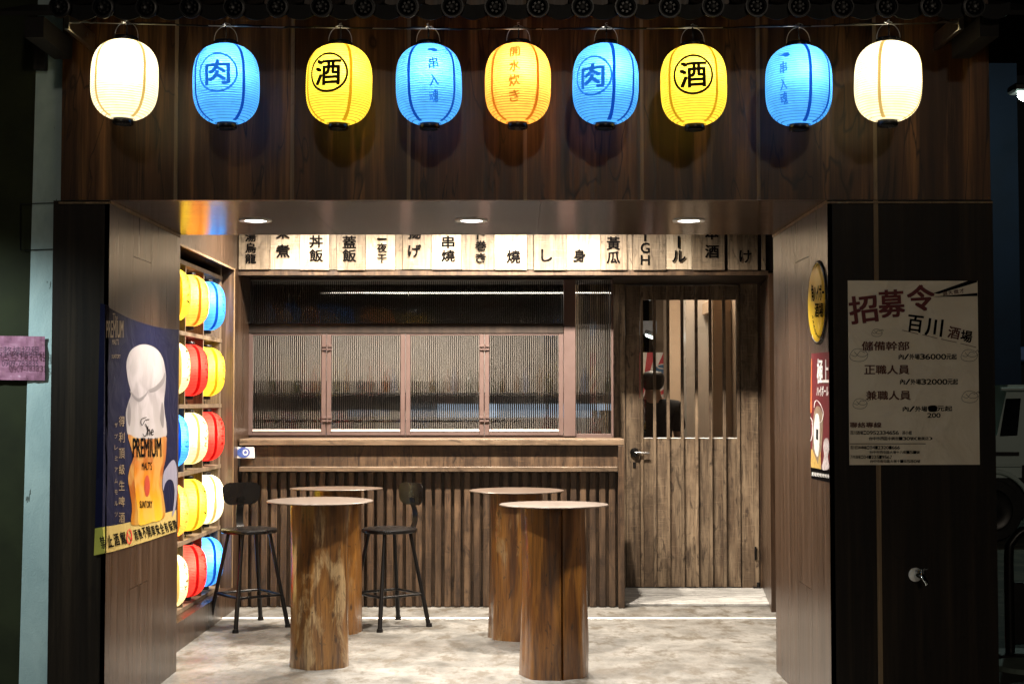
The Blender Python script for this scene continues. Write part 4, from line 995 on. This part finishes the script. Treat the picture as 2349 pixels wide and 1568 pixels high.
poly_px(m, [C7(*p) for p in [(735,1062),(770,1054),(802,1060),(806,1088),(795,1104),(745,1104),(733,1085)]], s, 3)
stroke_px(m, [C7(108, 1361), C7(715, 1361)], 1.4, s, 0)
def bun(cx, cy, k):
    for pts in ([(-60,10),(-40,-30),(0,-42),(45,-25),(60,5),(40,35),(0,44),(-45,35)],): stroke_px(m, [C7(cx+x*k, cy+y*k) for x, y in pts], .8, s, 3, True)
    stroke_px(m, [C7(cx+x*k, cy+y*k) for x, y in [(-50,0),(-20,10),(10,-25),(40,-15)]], .8, s); stroke_px(m, [C7(cx+x*k, cy+y*k) for x, y in [(-30,-20),(0,8),(40,10),(62,-8)]], .8, s)
    stroke_px(m, [C7(cx+x*k, cy+y*k) for x, y in [(45,-25),(62,-38),(66,-22),(80,-30)]], .8, s)
for q in ((325, 475, .7), (180, 652, 1.2), (1062, 655, 1.1), (1068, 985, 1.1), (190, 1040, .95)): bun(*q)
m.build('drawing', M['ink'], rc)
m = MB()
for a, b in (((528,455),(655,485)), ((688,490),(808,520)), ((838,526),(962,553)), ((992,560),(1118,592))): stroke_px(m, [C7(*a), C7(*b)], 1.3, s, 0)
m.build('underline', M['brown_ink'], rc)
# tape
tp = MB(); 
for c in ((100, 62), (1120, 66)): p = onY(*C7(*c), YP-.002); tp.box(p-Vector((.012,.0005,.008)), p+Vector((.012,.0005,.008)))

# ================================================================== WATER TAP ON THE RIGHT PILLAR
tp = empty('water_tap', onY(2103, 1316, YF), 'small chrome water tap on the dark right pillar', 'tap'); c = onY(2100, 1317, YF)
m = MB(); m.lathe([(.001, .012), (.020, .012), (.028, .006), (.031, 0)], (c.x, YF-.001, c.z), 24, True, 'Y'); m.build('wall_flange', M['white'], tp, smooth=True)
m = MB(); m.tube([(c.x, YF-.01, c.z), (c.x+.004, YF-.05, c.z+.002), (c.x+.012, YF-.07, c.z), (c.x+.022, YF-.085, c.z-.02), (c.x+.026, YF-.09, c.z-.036)], [.011, .012, .013, .009, .008], 12); m.tube([(c.x+.012, YF-.065, c.z), (c.x+.016, YF-.067, c.z+.03)], [.011, .008], 12); m.build('spout', M['chrome'], tp, smooth=True)
m = MB(); m.tube([(c.x-.002, YF-.067, c.z+.032), (c.x+.034, YF-.067, c.z+.034)], .005, 8); m.tube([(c.x+.016, YF-.085, c.z+.033), (c.x+.016, YF-.050, c.z+.033)], .005, 8); m.build('cross_handle', M['chrome'], tp, smooth=True)

# ================================================================== LEFT NEIGHBOUR
nb = empty('neighbour_wall', (-2.5, 6.4, 0), 'dark green house wall with a pale blue corner strip beside the shop', 'wall')
YN = 6.42
m = MB(); m.box((-7.0, YN, -.0), (-2.02, YN+.2, 6.5)); m.build('wall', M['green_wall'], nb)
m = MB(); 
L0, L1 = onY(86, 60, YN-.006), onY(42, 1600, YN-.006); L0b = L0 + (L0-L1)*.6
m.add([(X0-.027, YN-.01, 0), (L1.x, YN-.01, 0), (L0.x, YN-.01, L0.z), (X0-.002, YN-.01, L0.z), (L0b.x, YN-.01, L0b.z), (X0-.002, YN-.01, L0b.z)], [(0,3,2,1),(3,5,4,2)])
m.build('painted_strip', M['teal'], nb, origin=(0,0,0))
m = MB(); s = surfY(YN-.016)
for pts in ([(47,468),(130,465)], [(47,466),(46,520),(47,574)], [(47,574),(132,571)]):
    P5 = [s(*p) for p in pts]; m.tube(P5, .0022, 6)
m.build('cable', M['black'], nb)
box('junction_box', tuple(onY(76, 158, YN-.05)), tuple(onY(112, 100, YN)), M['darkwall'], nb)
nt_ = empty('pink_notice', onY(50, 820, YN-.02), 'crumpled pink rental notice taped on the wall at the far left', 'notice')
m = MB(); vs = []; nx, nz = 26, 18; rs = random.Random(3)
for j in range(nz+1):
    for i in range(nx+1):
        x = -60 + 163*i/nx; y = 770 + 101*j/nz + (x*.012); q = Vector((x*.045, y*.045, 0)); d = .005*noise.noise(q) + .004*abs(noise.noise(q*2.1+Vector((3,1,0))))
        p = onY(x, y, YN-.022 - d*1.0); vs.append(p)
m.add(vs, [(j*(nx+1)+i, j*(nx+1)+i+1, (j+1)*(nx+1)+i+1, (j+1)*(nx+1)+i) for j in range(nz) for i in range(nx)])
m.build('paper', plain('pink_paper', (.36,.16,.25), .3, 0, .5, .08), nt_, smooth=False)
m = MB(); s = surfY(YN-.046)
text_row(m, '店整棟招租', s, -14, 794, 92, 816, .005); text_px(m, '0909-783835', s, 4, 826, 88, 840, .008); m.build('lettering', plain('purple_ink', (.06,.02,.05), .5), nt_)

wl = empty('assumed_wall_lamp', (-3.35, YN, 2.72), 'assumed shaded wall lamp, out of view, added to light the pale blue strip', 'wall lamp')  # unseen lamp, assumed from the lit blue strip and added to brighten it
m = MB(); m.tube([(-3.35, YN, 2.72), (-3.35, YN-.5, 2.86), (-3.35, YN-.95, 2.80), (-3.35, YN-1.0, 2.72)], .014, 8); m.build('arm', M['black'], wl, smooth=True)
m = MB(); m.lathe([(.03, .0), (.05, -.03), (.15, -.11), (.155, -.12), (.145, -.118), (.04, -.03)], (-3.35, YN-1.0, 2.74), 28, False); m.build('shade', M['black'], wl, smooth=True)
m = MB(); m.lathe([(.001, -.10), (.03, -.09), (.035, -.06), (.015, -.03)], (-3.35, YN-1.0, 2.74), 16, False); m.build('bulb', emit('cool_bulb', (.85,1,.97), 20), wl, smooth=True)
ld = bpy.data.lights.new('lamp', 'SPOT'); ld.energy = 230; ld.spot_size = R(150); ld.spot_blend = .35; ld.shadow_soft_size = .05; ld.color = (.85, 1, .98)  # light of the assumed lamp, falling on the blue strip and notice
lo = bpy.data.objects.new('lamp', ld); COL.objects.link(lo); lo.parent = wl; lo.location = (0, -1.0, -.11)

# ================================================================== RIGHT SIDE STREET
YBg = 17.5
m = MB(); p0, p1 = onY(2240, 1000, YBg), onY(2332, 145, YBg); m.box((p0.x-.6, YBg, 0), (p1.x, YBg+4, p1.z))
hs = m.build('far_building', plain('dark_blue_render', (.008,.014,.030), .8, 0, .2, .2, 2, .2)); tag(hs, 'narrow dark blue building side seen past the right edge of the shop', 'building')
m = MB(); p0, p1 = onY(2333, 640, 24), onY(2600, 200, 24); m.box((p0.x, 24, 0), (p1.x+6, 30, p1.z+.2)); m.box((p0.x+.3, 23.6, p1.z-3.1), (p1.x+6, 24, p1.z-2.9))
tag(m.build('far_house', plain('black_render', (.012,.013,.016), .8, 0, .2, .2)), 'almost black house behind the street lamp at the right edge', 'building')
m = MB(); p0, p1 = onY(2282, 828, 19), onY(2600, 795, 19); m.cbox((p0.x-.5, 19, p0.z), (p1.x, 21, p1.z), .02)
tag(m.build('awning', plain('blue_awning', (.05,.09,.22), .5)), 'blue awning glimpsed above the white van at the right edge', 'awning')
# street lamp
sl = onY(2352, 220, 15.5); t = empty('street_lamp', (sl.x+1.2, 15.5, 0), 'lit street lamp at the right edge of the photo', 'street lamp')
m = MB(); m.tube([(sl.x+1.2, 15.5, 0), (sl.x+1.2, 15.5, sl.z+.2), (sl.x+.9, 15.5, sl.z+.45), (sl.x+.1, 15.5, sl.z+.12)], [.06, .05, .035, .03], 12); m.build('pole', M['black'], t, smooth=True)
m = MB(); m.cbox((sl.x-.16, 15.38, sl.z+.03), (sl.x+.2, 15.62, sl.z+.12), .02); m.build('lamp_housing', M['black'], t)
m = MB(); m.lathe([(.001, -.055), (.05, -.045), (.078, -.01), (.08, .03)], (sl.x, 15.5, sl.z), 20, True); m.build('lamp_globe', emit('cold_lamp', (.82, 1.0, .90), 60), t, smooth=True)
ld = bpy.data.lights.new('lamp', 'POINT'); ld.energy = 60; ld.shadow_soft_size = .12; ld.color = (.72, 1, .86); lo = bpy.data.objects.new('lamp', ld); COL.objects.link(lo); lo.parent = t; lo.location = Vector((sl.x, 15.5, sl.z-.2)) - wpos(t)
# van
YV = 14.6; k = YV/3262.5
def vx(px): return XY(px, YV)
def vz(py): return ZY(py, YV)
van = empty('parked_van', (vx(2450), YV+.8, 0), 'pale parked van with dark windows seen past the right edge of the shop', 'van')
mv = plain('pale_van_paint', (.42,.52,.50), .35, 0, .5, .05, 3, .05, .3); md = plain('dark_glass', (.008,.010,.012), .08, 0, .6, .1)
xa_, xb_ = vx(2150), vx(2150)+3.9; W2 = 1.5
side = [(xa_, vz(1095)), (xa_+.02, vz(1010)), (xa_+.10, vz(1000)), (vx(2290)-.02, vz(998)), (vx(2306), vz(912)), (vx(2312), vz(882)), (xb_-.25, vz(878)), (xb_-.05, vz(920)), (xb_, vz(1005)), (xb_, vz(1095))]
m = MB(); n = len(side)
m.add([(x, YV, z) for x, z in side] + [(x, YV+W2, z) for x, z in side], [tuple(range(n))[::-1], tuple(n+i for i in range(n))] + [(i, (i+1) % n, n+(i+1) % n, n+i) for i in range(n)])
m.build('body', mv, van)
def vq(nm, pts, mt, off=.012, sm=0):
    m = MB(); poly_px(m, pts, surfY(YV-off), sm); f0 = len(m.v); return m.build(nm, mt, van)
vq('window', [(2294, 1000), (2308, 914), (2342, 913), (2334, 998)], md); vq('window', [(2352, 998), (2354, 914), (2430, 913), (2430, 998)], md)
vq('side_stripe', [(2200, 1036), (2338, 1036), (2338, 1045), (2200, 1045)], M['black'])
vq('side_stripe', [(2345, 1066), (2600, 1066), (2600, 1096), (2345, 1096)], M['black'])
m = MB(); m.cbox((vx(2293), YV-.05, vz(896)), (vx(2600), YV-.005, vz(888)), .008); m.build('roof_rail', mv, van)
m = MB(); m.cbox((vx(2200), YV-.03, vz(1070)), (vx(2340), YV-.002, vz(1064)), .006); m.build('trim', mv, van)
for px in (2272, 2660):
    wc = Vector((vx(px), YV+.12, .33)); m = MB(); m.lathe([(.12, -.11), (.31, -.11), (.335, -.06), (.335, .06), (.31, .11), (.12, .11)], tuple(wc), 36, True, 'Y'); wh = m.build('wheel', M['black'], van, smooth=True)
    m = MB(); m.lathe([(.02, .13), (.09, .12), (.20, .115), (.215, .125), (.22, .112)], tuple(wc), 28, False, 'Y'); m.build('rim', M['black'], wh, smooth=True)
    m = MB(); m.tube([wc + Vector((.40*math.cos(a), -.135, .40*math.sin(a))) for a in [math.pi*i/14 for i in range(15)]], .025, 8); m.build('wheel_arch', mv, van, smooth=True)
m = MB(); m.box((xa_+.1, YV+.02, .25), (xb_-.1, YV+1.4, vz(1096))); m.build('underbody', M['black'], van)
# painted red and white kerb
kb = empty('painted_kerb', (2.9, 9.2, 0), 'low kerb painted in red and white blocks behind the hoop barrier', 'kerb')
yk = 8.5
for i in range(7):
    box('kerb_block', (2.55, yk, -.012), (2.85, yk+.30, .09), plain('red_kerb_paint', (.40,.06,.08), .6) if i % 2 == 0 else plain('pale_kerb_paint', (.30,.42,.38), .6), kb, .008); yk += .303
# black hoop barrier with panel
YH = 8.2; hp = empty('hoop_barrier', (XY(2370, YH), YH, 0), 'black metal hoop barrier with a solid lower panel at the right edge', 'barrier')
hx0, hx1 = XY(2309, YH), XY(2440, YH); zt2 = ZY(1213, YH, 2340)
P6 = [Vector((hx0, YH, 0)), Vector((hx0, YH, zt2-.16)), Vector((hx0+.02, YH, zt2-.07)), Vector((hx0+.08, YH, zt2-.01)), Vector((hx0+.16, YH, zt2)), Vector((hx1-.16, YH, zt2)), Vector((hx1-.08, YH, zt2-.01)), Vector((hx1-.02, YH, zt2-.07)), Vector((hx1, YH, zt2-.16)), Vector((hx1, YH, 0))]
m = MB(); m.tube(smooth_loop([tuple(p) for p in P6], 3, False), .027, 14); m.build('hoop', M['black'], hp, smooth=True)
box('panel', (hx0+.02, YH-.012, .06), (hx1-.02, YH+.012, ZY(1335, YH, 2340)), M['black'], hp, .004)
for x in (hx0, hx1): box('foot_plate', (x-.09, YH-.12, -.012), (x+.12, YH+.12, .018), M['black'], hp, .004)
m = MB(); m.lathe([(.001, .014), (.20, .012), (.215, -.012)], (XY(2350, 7.9), 7.85, -.0), 30); tag(m.build('cover_plate', plain('grey_green_metal', (.20,.26,.22), .6)), 'round grey-green cover plate on the ground before the hoop barrier', 'manhole cover')

# ================================================================== INTERIOR
it = empty('dining_room', (0, 14, 0), 'dim room behind the windows with tan walls and black ceiling', 'room')
box('back_wall', (-3.0, 17.9, 0), (2.2, 18.1, 3.0), M['darkwall'], it)
box('ceiling', (-3.0, 11.06, 2.96), (2.2, 18.1, 3.0), M['darkwall'], it)
box('side_wall', (1.76, 11.1, 0), (1.95, 18, 2.95), M['tan_wall'], it)
box('side_wall', (-3.0, 10.6, 0), (-2.9, 18, 2.95), M['darkwall'], it)
for y, xx, mt in ((12.25, 1.46, M['white_tile']), (14.1, 1.50, M['tan_wall']), (15.9, 1.52, M['tan_wall'])):
    box('pilaster', (xx, y, 0), (1.759, y+.42, 2.94), mt, it, .004)
box('niche_frame', (1.60, 11.62, 0), (1.759, 11.70, 2.18), M['tan_wall'], it, .004); box('niche_frame', (1.60, 11.62, 2.181), (1.759, 12.24, 2.28), M['tan_wall'], it, .004)
box('ceiling_beam', (-2.9, 15.2, 2.16), (1.5, 15.5, 2.30), plain('grey_beam', (.30,.31,.34), .6), it)
box('partition', (.60, 11.08, 0), (.66, 12.9, 2.9), M['darkwall'], it)
# kitchen behind the serving window
kt = empty('kitchen', (-.6, 12.6, 0), 'lit kitchen behind the reeded serving windows with steel shelves', 'kitchen')
kw = plain('kitchen_wall_tile', (.30,.27,.24), .4, 0, .5, .1, 3)
box('rear_wall', (-2.9, 13.0, 0), (.59, 13.1, 2.95), kw, kt)
box('hood', (-2.8, 12.1, 2.10), (.5, 12.98, 2.70), plain('dark_steel', (.035,.031,.028), .5, .0), kt, .01)
box('upper_shelf', (-1.6, 12.82, 1.50), (.5, 12.97, 1.52), M['steel'], kt, .004)
box('worktop', (-2.6, 11.5, .86), (.5, 12.2, .90), M['steel'], kt, .004); box('base_cabinet', (-2.6, 11.55, 0), (.5, 12.2, .859), M['darkwall'], kt)
box('pass_shelf', (-1.9, 11.15, 1.28), (-.2, 11.35, 1.30), M['steel'], kt, .003)
box('screen', (.02, 12.4, 1.30), (.52, 12.44, 1.42), emit('cold_screen', (.62,.78,1), 1.1), kt, .002)
box('screen', (-.75, 12.4, 1.31), (-.40, 12.44, 1.37), emit('cold_screen_dim', (.7,.8,1), .45), kt, .002)
box('refrigerator', (-2.7, 12.3, .901), (-1.6, 12.9, 1.62), M['darkwall'], kt, .01)
rs = random.Random(11); ORD = ['first','second','third','fourth','fifth','sixth','seventh','eighth','ninth']
for i in range(9):
    x = -1.5 + i*.21 + rs.uniform(-.02, .02); zb = 1.5255; h = rs.uniform(.12, .28); r_ = rs.uniform(.025, .038)
    m = MB(); m.lathe([(r_*.9, 0), (r_, .01), (r_, h*.6), (r_*.4, h*.78), (r_*.36, h), (.001, h)], (x, 12.89+rs.uniform(-.01,.01), zb), 14)
    bn = rs.choice([((.02,.03,.01),'dark green'), ((.10,.04,.01),'amber'), ((.3,.28,.22),'pale'), ((.03,.05,.12),'dark blue')]); o = m.build('bottle', plain('bottle_glass', bn[0], .15), smooth=True); tag(o, f'{bn[1]} bottle, {ORD[i]} from the left on the kitchen shelf behind the glass', 'bottle', 'bottles on the kitchen shelf')
m = MB(); c = Vector((XY(1360, 10.75), 10.75, ZY(1003, 10.75))); c.z = 1.17
m.lathe([(.030, 0), (.042, .0), (.050, .20), (.051, .205), (.047, .205), (.044, .19), (.001, .19)], tuple(c), 24)
tag(m.build('paper_cups', plain('white_cups', (.75,.76,.78), .5), smooth=True), 'stack of white paper cups behind the narrow side window', 'cups')
m = MB(); cb = Vector((XY(1388, 10.75), 10.75, 1.17)); m.lathe([(.036, 0), (.042, .008), (.042, .22), (.016, .27), (.014, .33), (.001, .33)], tuple(cb), 20)
bt = m.build('sake_bottle', M['black_gloss'], smooth=True); tag(bt, 'dark bottle with white characters behind the narrow side window', 'bottle')
box('inner_counter', (-1.95, YW+.065, 1.11), (.60, 11.02, 1.169), M['ledge'], kt, .003)
box('red_box', (XY(1330, 10.72), 10.70, 1.17), (XY(1343, 10.72), 10.80, 1.22), plain('red_plastic', (.4,.03,.02), .4), kt, .003)
# poster with red and white rays
rpst = empty('ray_poster', (.2, 15.0, 1.6), 'red and white striped wall poster at the back of the room', 'poster'); YQ = 15.0
a = onY(1440, 925, YQ); b = onY(1560, 808, YQ); box('sheet', (a.x, YQ, a.z), (b.x, YQ+.01, b.z), plain('poster_white', (.62,.55,.50), .5), rpst)
m = MB(); oc = (1470, 925)
for i in range(11):
    a0_, a1_ = R(-100 + 17*i), R(-100 + 17*i + 9); q = [oc, (oc[0]+170*math.cos(a0_), oc[1]+170*math.sin(a0_)), (oc[0]+170*math.cos(a1_), oc[1]+170*math.sin(a1_))]
    q2 = []
    for (x, y) in q[1:]:
        t_ = 1.0
        if x > 1560: t_ = min(t_, (1560-oc[0])/(x-oc[0]))
        if x < 1440: t_ = min(t_, (1440-oc[0])/(x-oc[0]))
        if y < 808: t_ = min(t_, (808-oc[1])/(y-oc[1]))
        if y > 925: t_ = 0
        q2.append((oc[0]+(x-oc[0])*t_, oc[1]+(y-oc[1])*t_))
    poly_px(m, [oc, q2[0], q2[1]], surfY(YQ-.003))
m.build('ray_print', plain('poster_red', (.42,.02,.03), .5), rpst)
m = MB(); poly_px(m, ell(1521, 846, 17, 12), surfY(YQ-.005)); poly_px(m, [(1535, 880), (1560, 870), (1560, 900), (1540, 905)], surfY(YQ-.005)); m.build('blue_print', plain('poster_blue', (.03,.09,.18), .5), rpst)
m = MB(); stroke_px(m, ell(1521, 840, 13, 5, 20), 2, surfY(YQ-.006), 0, True); stroke_px(m, [(1490, 868), (1505, 858), (1520, 866), (1540, 872)], 5, surfY(YQ-.006)); m.build('pale_print', plain('poster_cream', (.6,.5,.42), .5), rpst)
tb_ = empty('tube_lamp', (.9, 14, 2.0), 'short white tube lamp glowing under the ceiling of the back room', 'lamp')
pa, pb = onY(1484, 768, 13.8), onY(1500, 774, 13.2); m = MB(); m.tube([pa, pb], .018, 10); m.build('tube', emit('tube_white', (.85,1,.98), 18), tb_, smooth=True)
m = MB(); m.tube([pa+Vector((0,0,.03)), pb+Vector((0,0,.03))], .022, 8); m.build('tube_holder', M['steel'], tb_, smooth=True)
def area(name, loc, rot, sx, sy, p, col):
    d = bpy.data.lights.new(name, 'AREA'); d.shape = 'RECTANGLE'; d.size = sx; d.size_y = sy; d.energy = p; d.color = col
    o = bpy.data.objects.new(name, d); COL.objects.link(o); o.location = loc; o.rotation_euler = rot; return o
area('assumed_kitchen_lamp', (-.9, 12.15, 2.07), (R(38), 0, 0), 2.8, .06, 50, (1, .88, .76))  # unseen lamp assumed for the lit kitchen, added to light its rear wall
area('pantry_fill', (-.3, 10.95, 2.28), (0, 0, 0), 1.9, .08, 11, (1, .92, .82))  # added fill light to brighten things just behind the window glass
area('assumed_hall_lamp', (1.25, 12.4, 2.90), (0, R(-12), 0), .3, 1.6, 75, (1, .84, .66))  # unseen ceiling lamp, assumed from the lit pilasters behind the door
area('assumed_far_lamp', (.4, 14.2, 2.9), (0, 0, 0), .3, .3, 9, (1, .9, .8))  # another assumed lamp out of view, added to light the back room
0 and (box('range_light', (-2.4, 12.3, 2.085), (.3, 12.36, 2.099), emit('range_light', (1,.80,.55), 34), kt))

# ---- person inside, seen from behind through the door
PX, PYY = onY(1497, 900, 11.75).x, 11.75
per = empty('person', (PX, PYY, 0), 'person in a black shirt standing behind the door with their back turned', 'person')
def skin_mesh(name, nodes, edges, mt, root=0, sub=2):
    me = bpy.data.meshes.new(name); me.from_pydata([n_[0] for n_ in nodes], edges, []); o = bpy.data.objects.new(name, me); COL.objects.link(o)
    md_ = o.modifiers.new('s', 'SKIN'); lay = me.skin_vertices[0].data
    for i, n_ in enumerate(nodes): r_ = n_[1]; lay[i].radius = r_ if isinstance(r_, tuple) else (r_, r_); lay[i].use_root = (i == root)
    sb_ = o.modifiers.new('u', 'SUBSURF'); sb_.levels = sub; sb_.render_levels = sub
    dg = bpy.context.evaluated_depsgraph_get(); nm = bpy.data.meshes.new_from_object(o.evaluated_get(dg)); bpy.data.objects.remove(o); bpy.data.meshes.remove(me)
    nm.materials.clear(); nm.materials.append(mt)
    for p in nm.polygons: p.use_smooth = True
    return link(name, nm, per, (PX, PYY, 0))
N = [((0,0,.95),(.15,.11)), ((0,0,1.10),(.135,.10)), ((0,.0,1.28),(.165,.11)), ((0,0,1.41),(.12,.085)), ((0,-.005,1.48),.055), ((0,-.01,1.56),.070), ((0,-.01,1.64),(.075,.09)), ((0,-.01,1.70),(.062,.075)),
     ((.17,0,1.40),.058), ((.215,.02,1.18),.045), ((.225,-.03,.98),.036), ((.23,-.06,.86),.026), ((.23,-.07,.80),(.036,.016)),
     ((-.17,0,1.40),.058), ((-.215,.02,1.18),.045), ((-.225,-.03,.98),.036), ((-.23,-.06,.86),.026), ((-.23,-.07,.80),(.036,.016)),
     ((.09,0,.86),.085), ((.10,0,.50),.062), ((.105,.02,.10),.042), ((.11,-.10,.035),.038), ((-.09,0,.86),.085), ((-.10,0,.50),.062), ((-.105,.02,.10),.042), ((-.11,-.10,.035),.038)]
E_ = [(0,1),(1,2),(2,3),(3,4),(4,5),(5,6),(6,7),(3,8),(8,9),(9,10),(10,11),(11,12),(3,13),(13,14),(14,15),(15,16),(16,17),(0,18),(18,19),(19,20),(20,21),(0,22),(22,23),(23,24),(24,25)]
k = len(N)
for s_, w_ in ((1, 12), (-1, 17)):
    for q, (dy, ln) in enumerate(((-.027, .065), (-.009, .078), (.009, .074), (.026, .058))):
        i0 = len(N); N += [((s_*.232, -.07+dy, .765),.0095), ((s_*.228, -.075+dy, .765-ln*.5),.009), ((s_*.218, -.08+dy, .765-ln),.007)]; E_ += [(w_, i0), (i0, i0+1), (i0+1, i0+2)]
    i0 = len(N); N += [((s_*.222, -.11, .80),.011), ((s_*.214, -.125, .765),.009)]; E_ += [(w_, i0), (i0, i0+1)]
skin_mesh('body', N, E_, M['skin'])
skin_mesh('shirt', [((0,0,.90),(.175,.13)), ((0,0,1.10),(.16,.12)), ((0,0,1.28),(.19,.13)), ((0,0,1.41),(.15,.105)), ((0,0,1.47),(.075,.07)), ((.18,0,1.395),.078), ((.222,.02,1.18),.068), ((-.18,0,1.395),.078), ((-.222,.02,1.18),.068)], [(0,1),(1,2),(2,3),(3,4),(3,5),(5,6),(3,7),(7,8)], M['cloth'])
skin_mesh('trousers', [((0,0,.94),(.165,.125)), ((.09,0,.82),.105), ((.10,0,.50),.082), ((.105,.02,.07),.066), ((-.09,0,.82),.105), ((-.10,0,.50),.082), ((-.105,.02,.07),.066)], [(0,1),(1,2),(2,3),(0,4),(4,5),(5,6)], M['cloth'])
skin_mesh('hair', [((0,-.025,1.515),(.085,.070)), ((0,-.02,1.62),(.112,.120)), ((0,-.015,1.70),(.102,.112))], [(0,1),(1,2)], M['hair'])
for s_ in (-1, 1):
    m = MB(); m.lathe([(.001,.0), (.014,.004), (.018,.010), (.016,.016), (.001,.014)], (PX+s_*.078, PYY+.0, 1.60), 12, True, 'X'); m.build('ear', M['skin'], per, smooth=True)
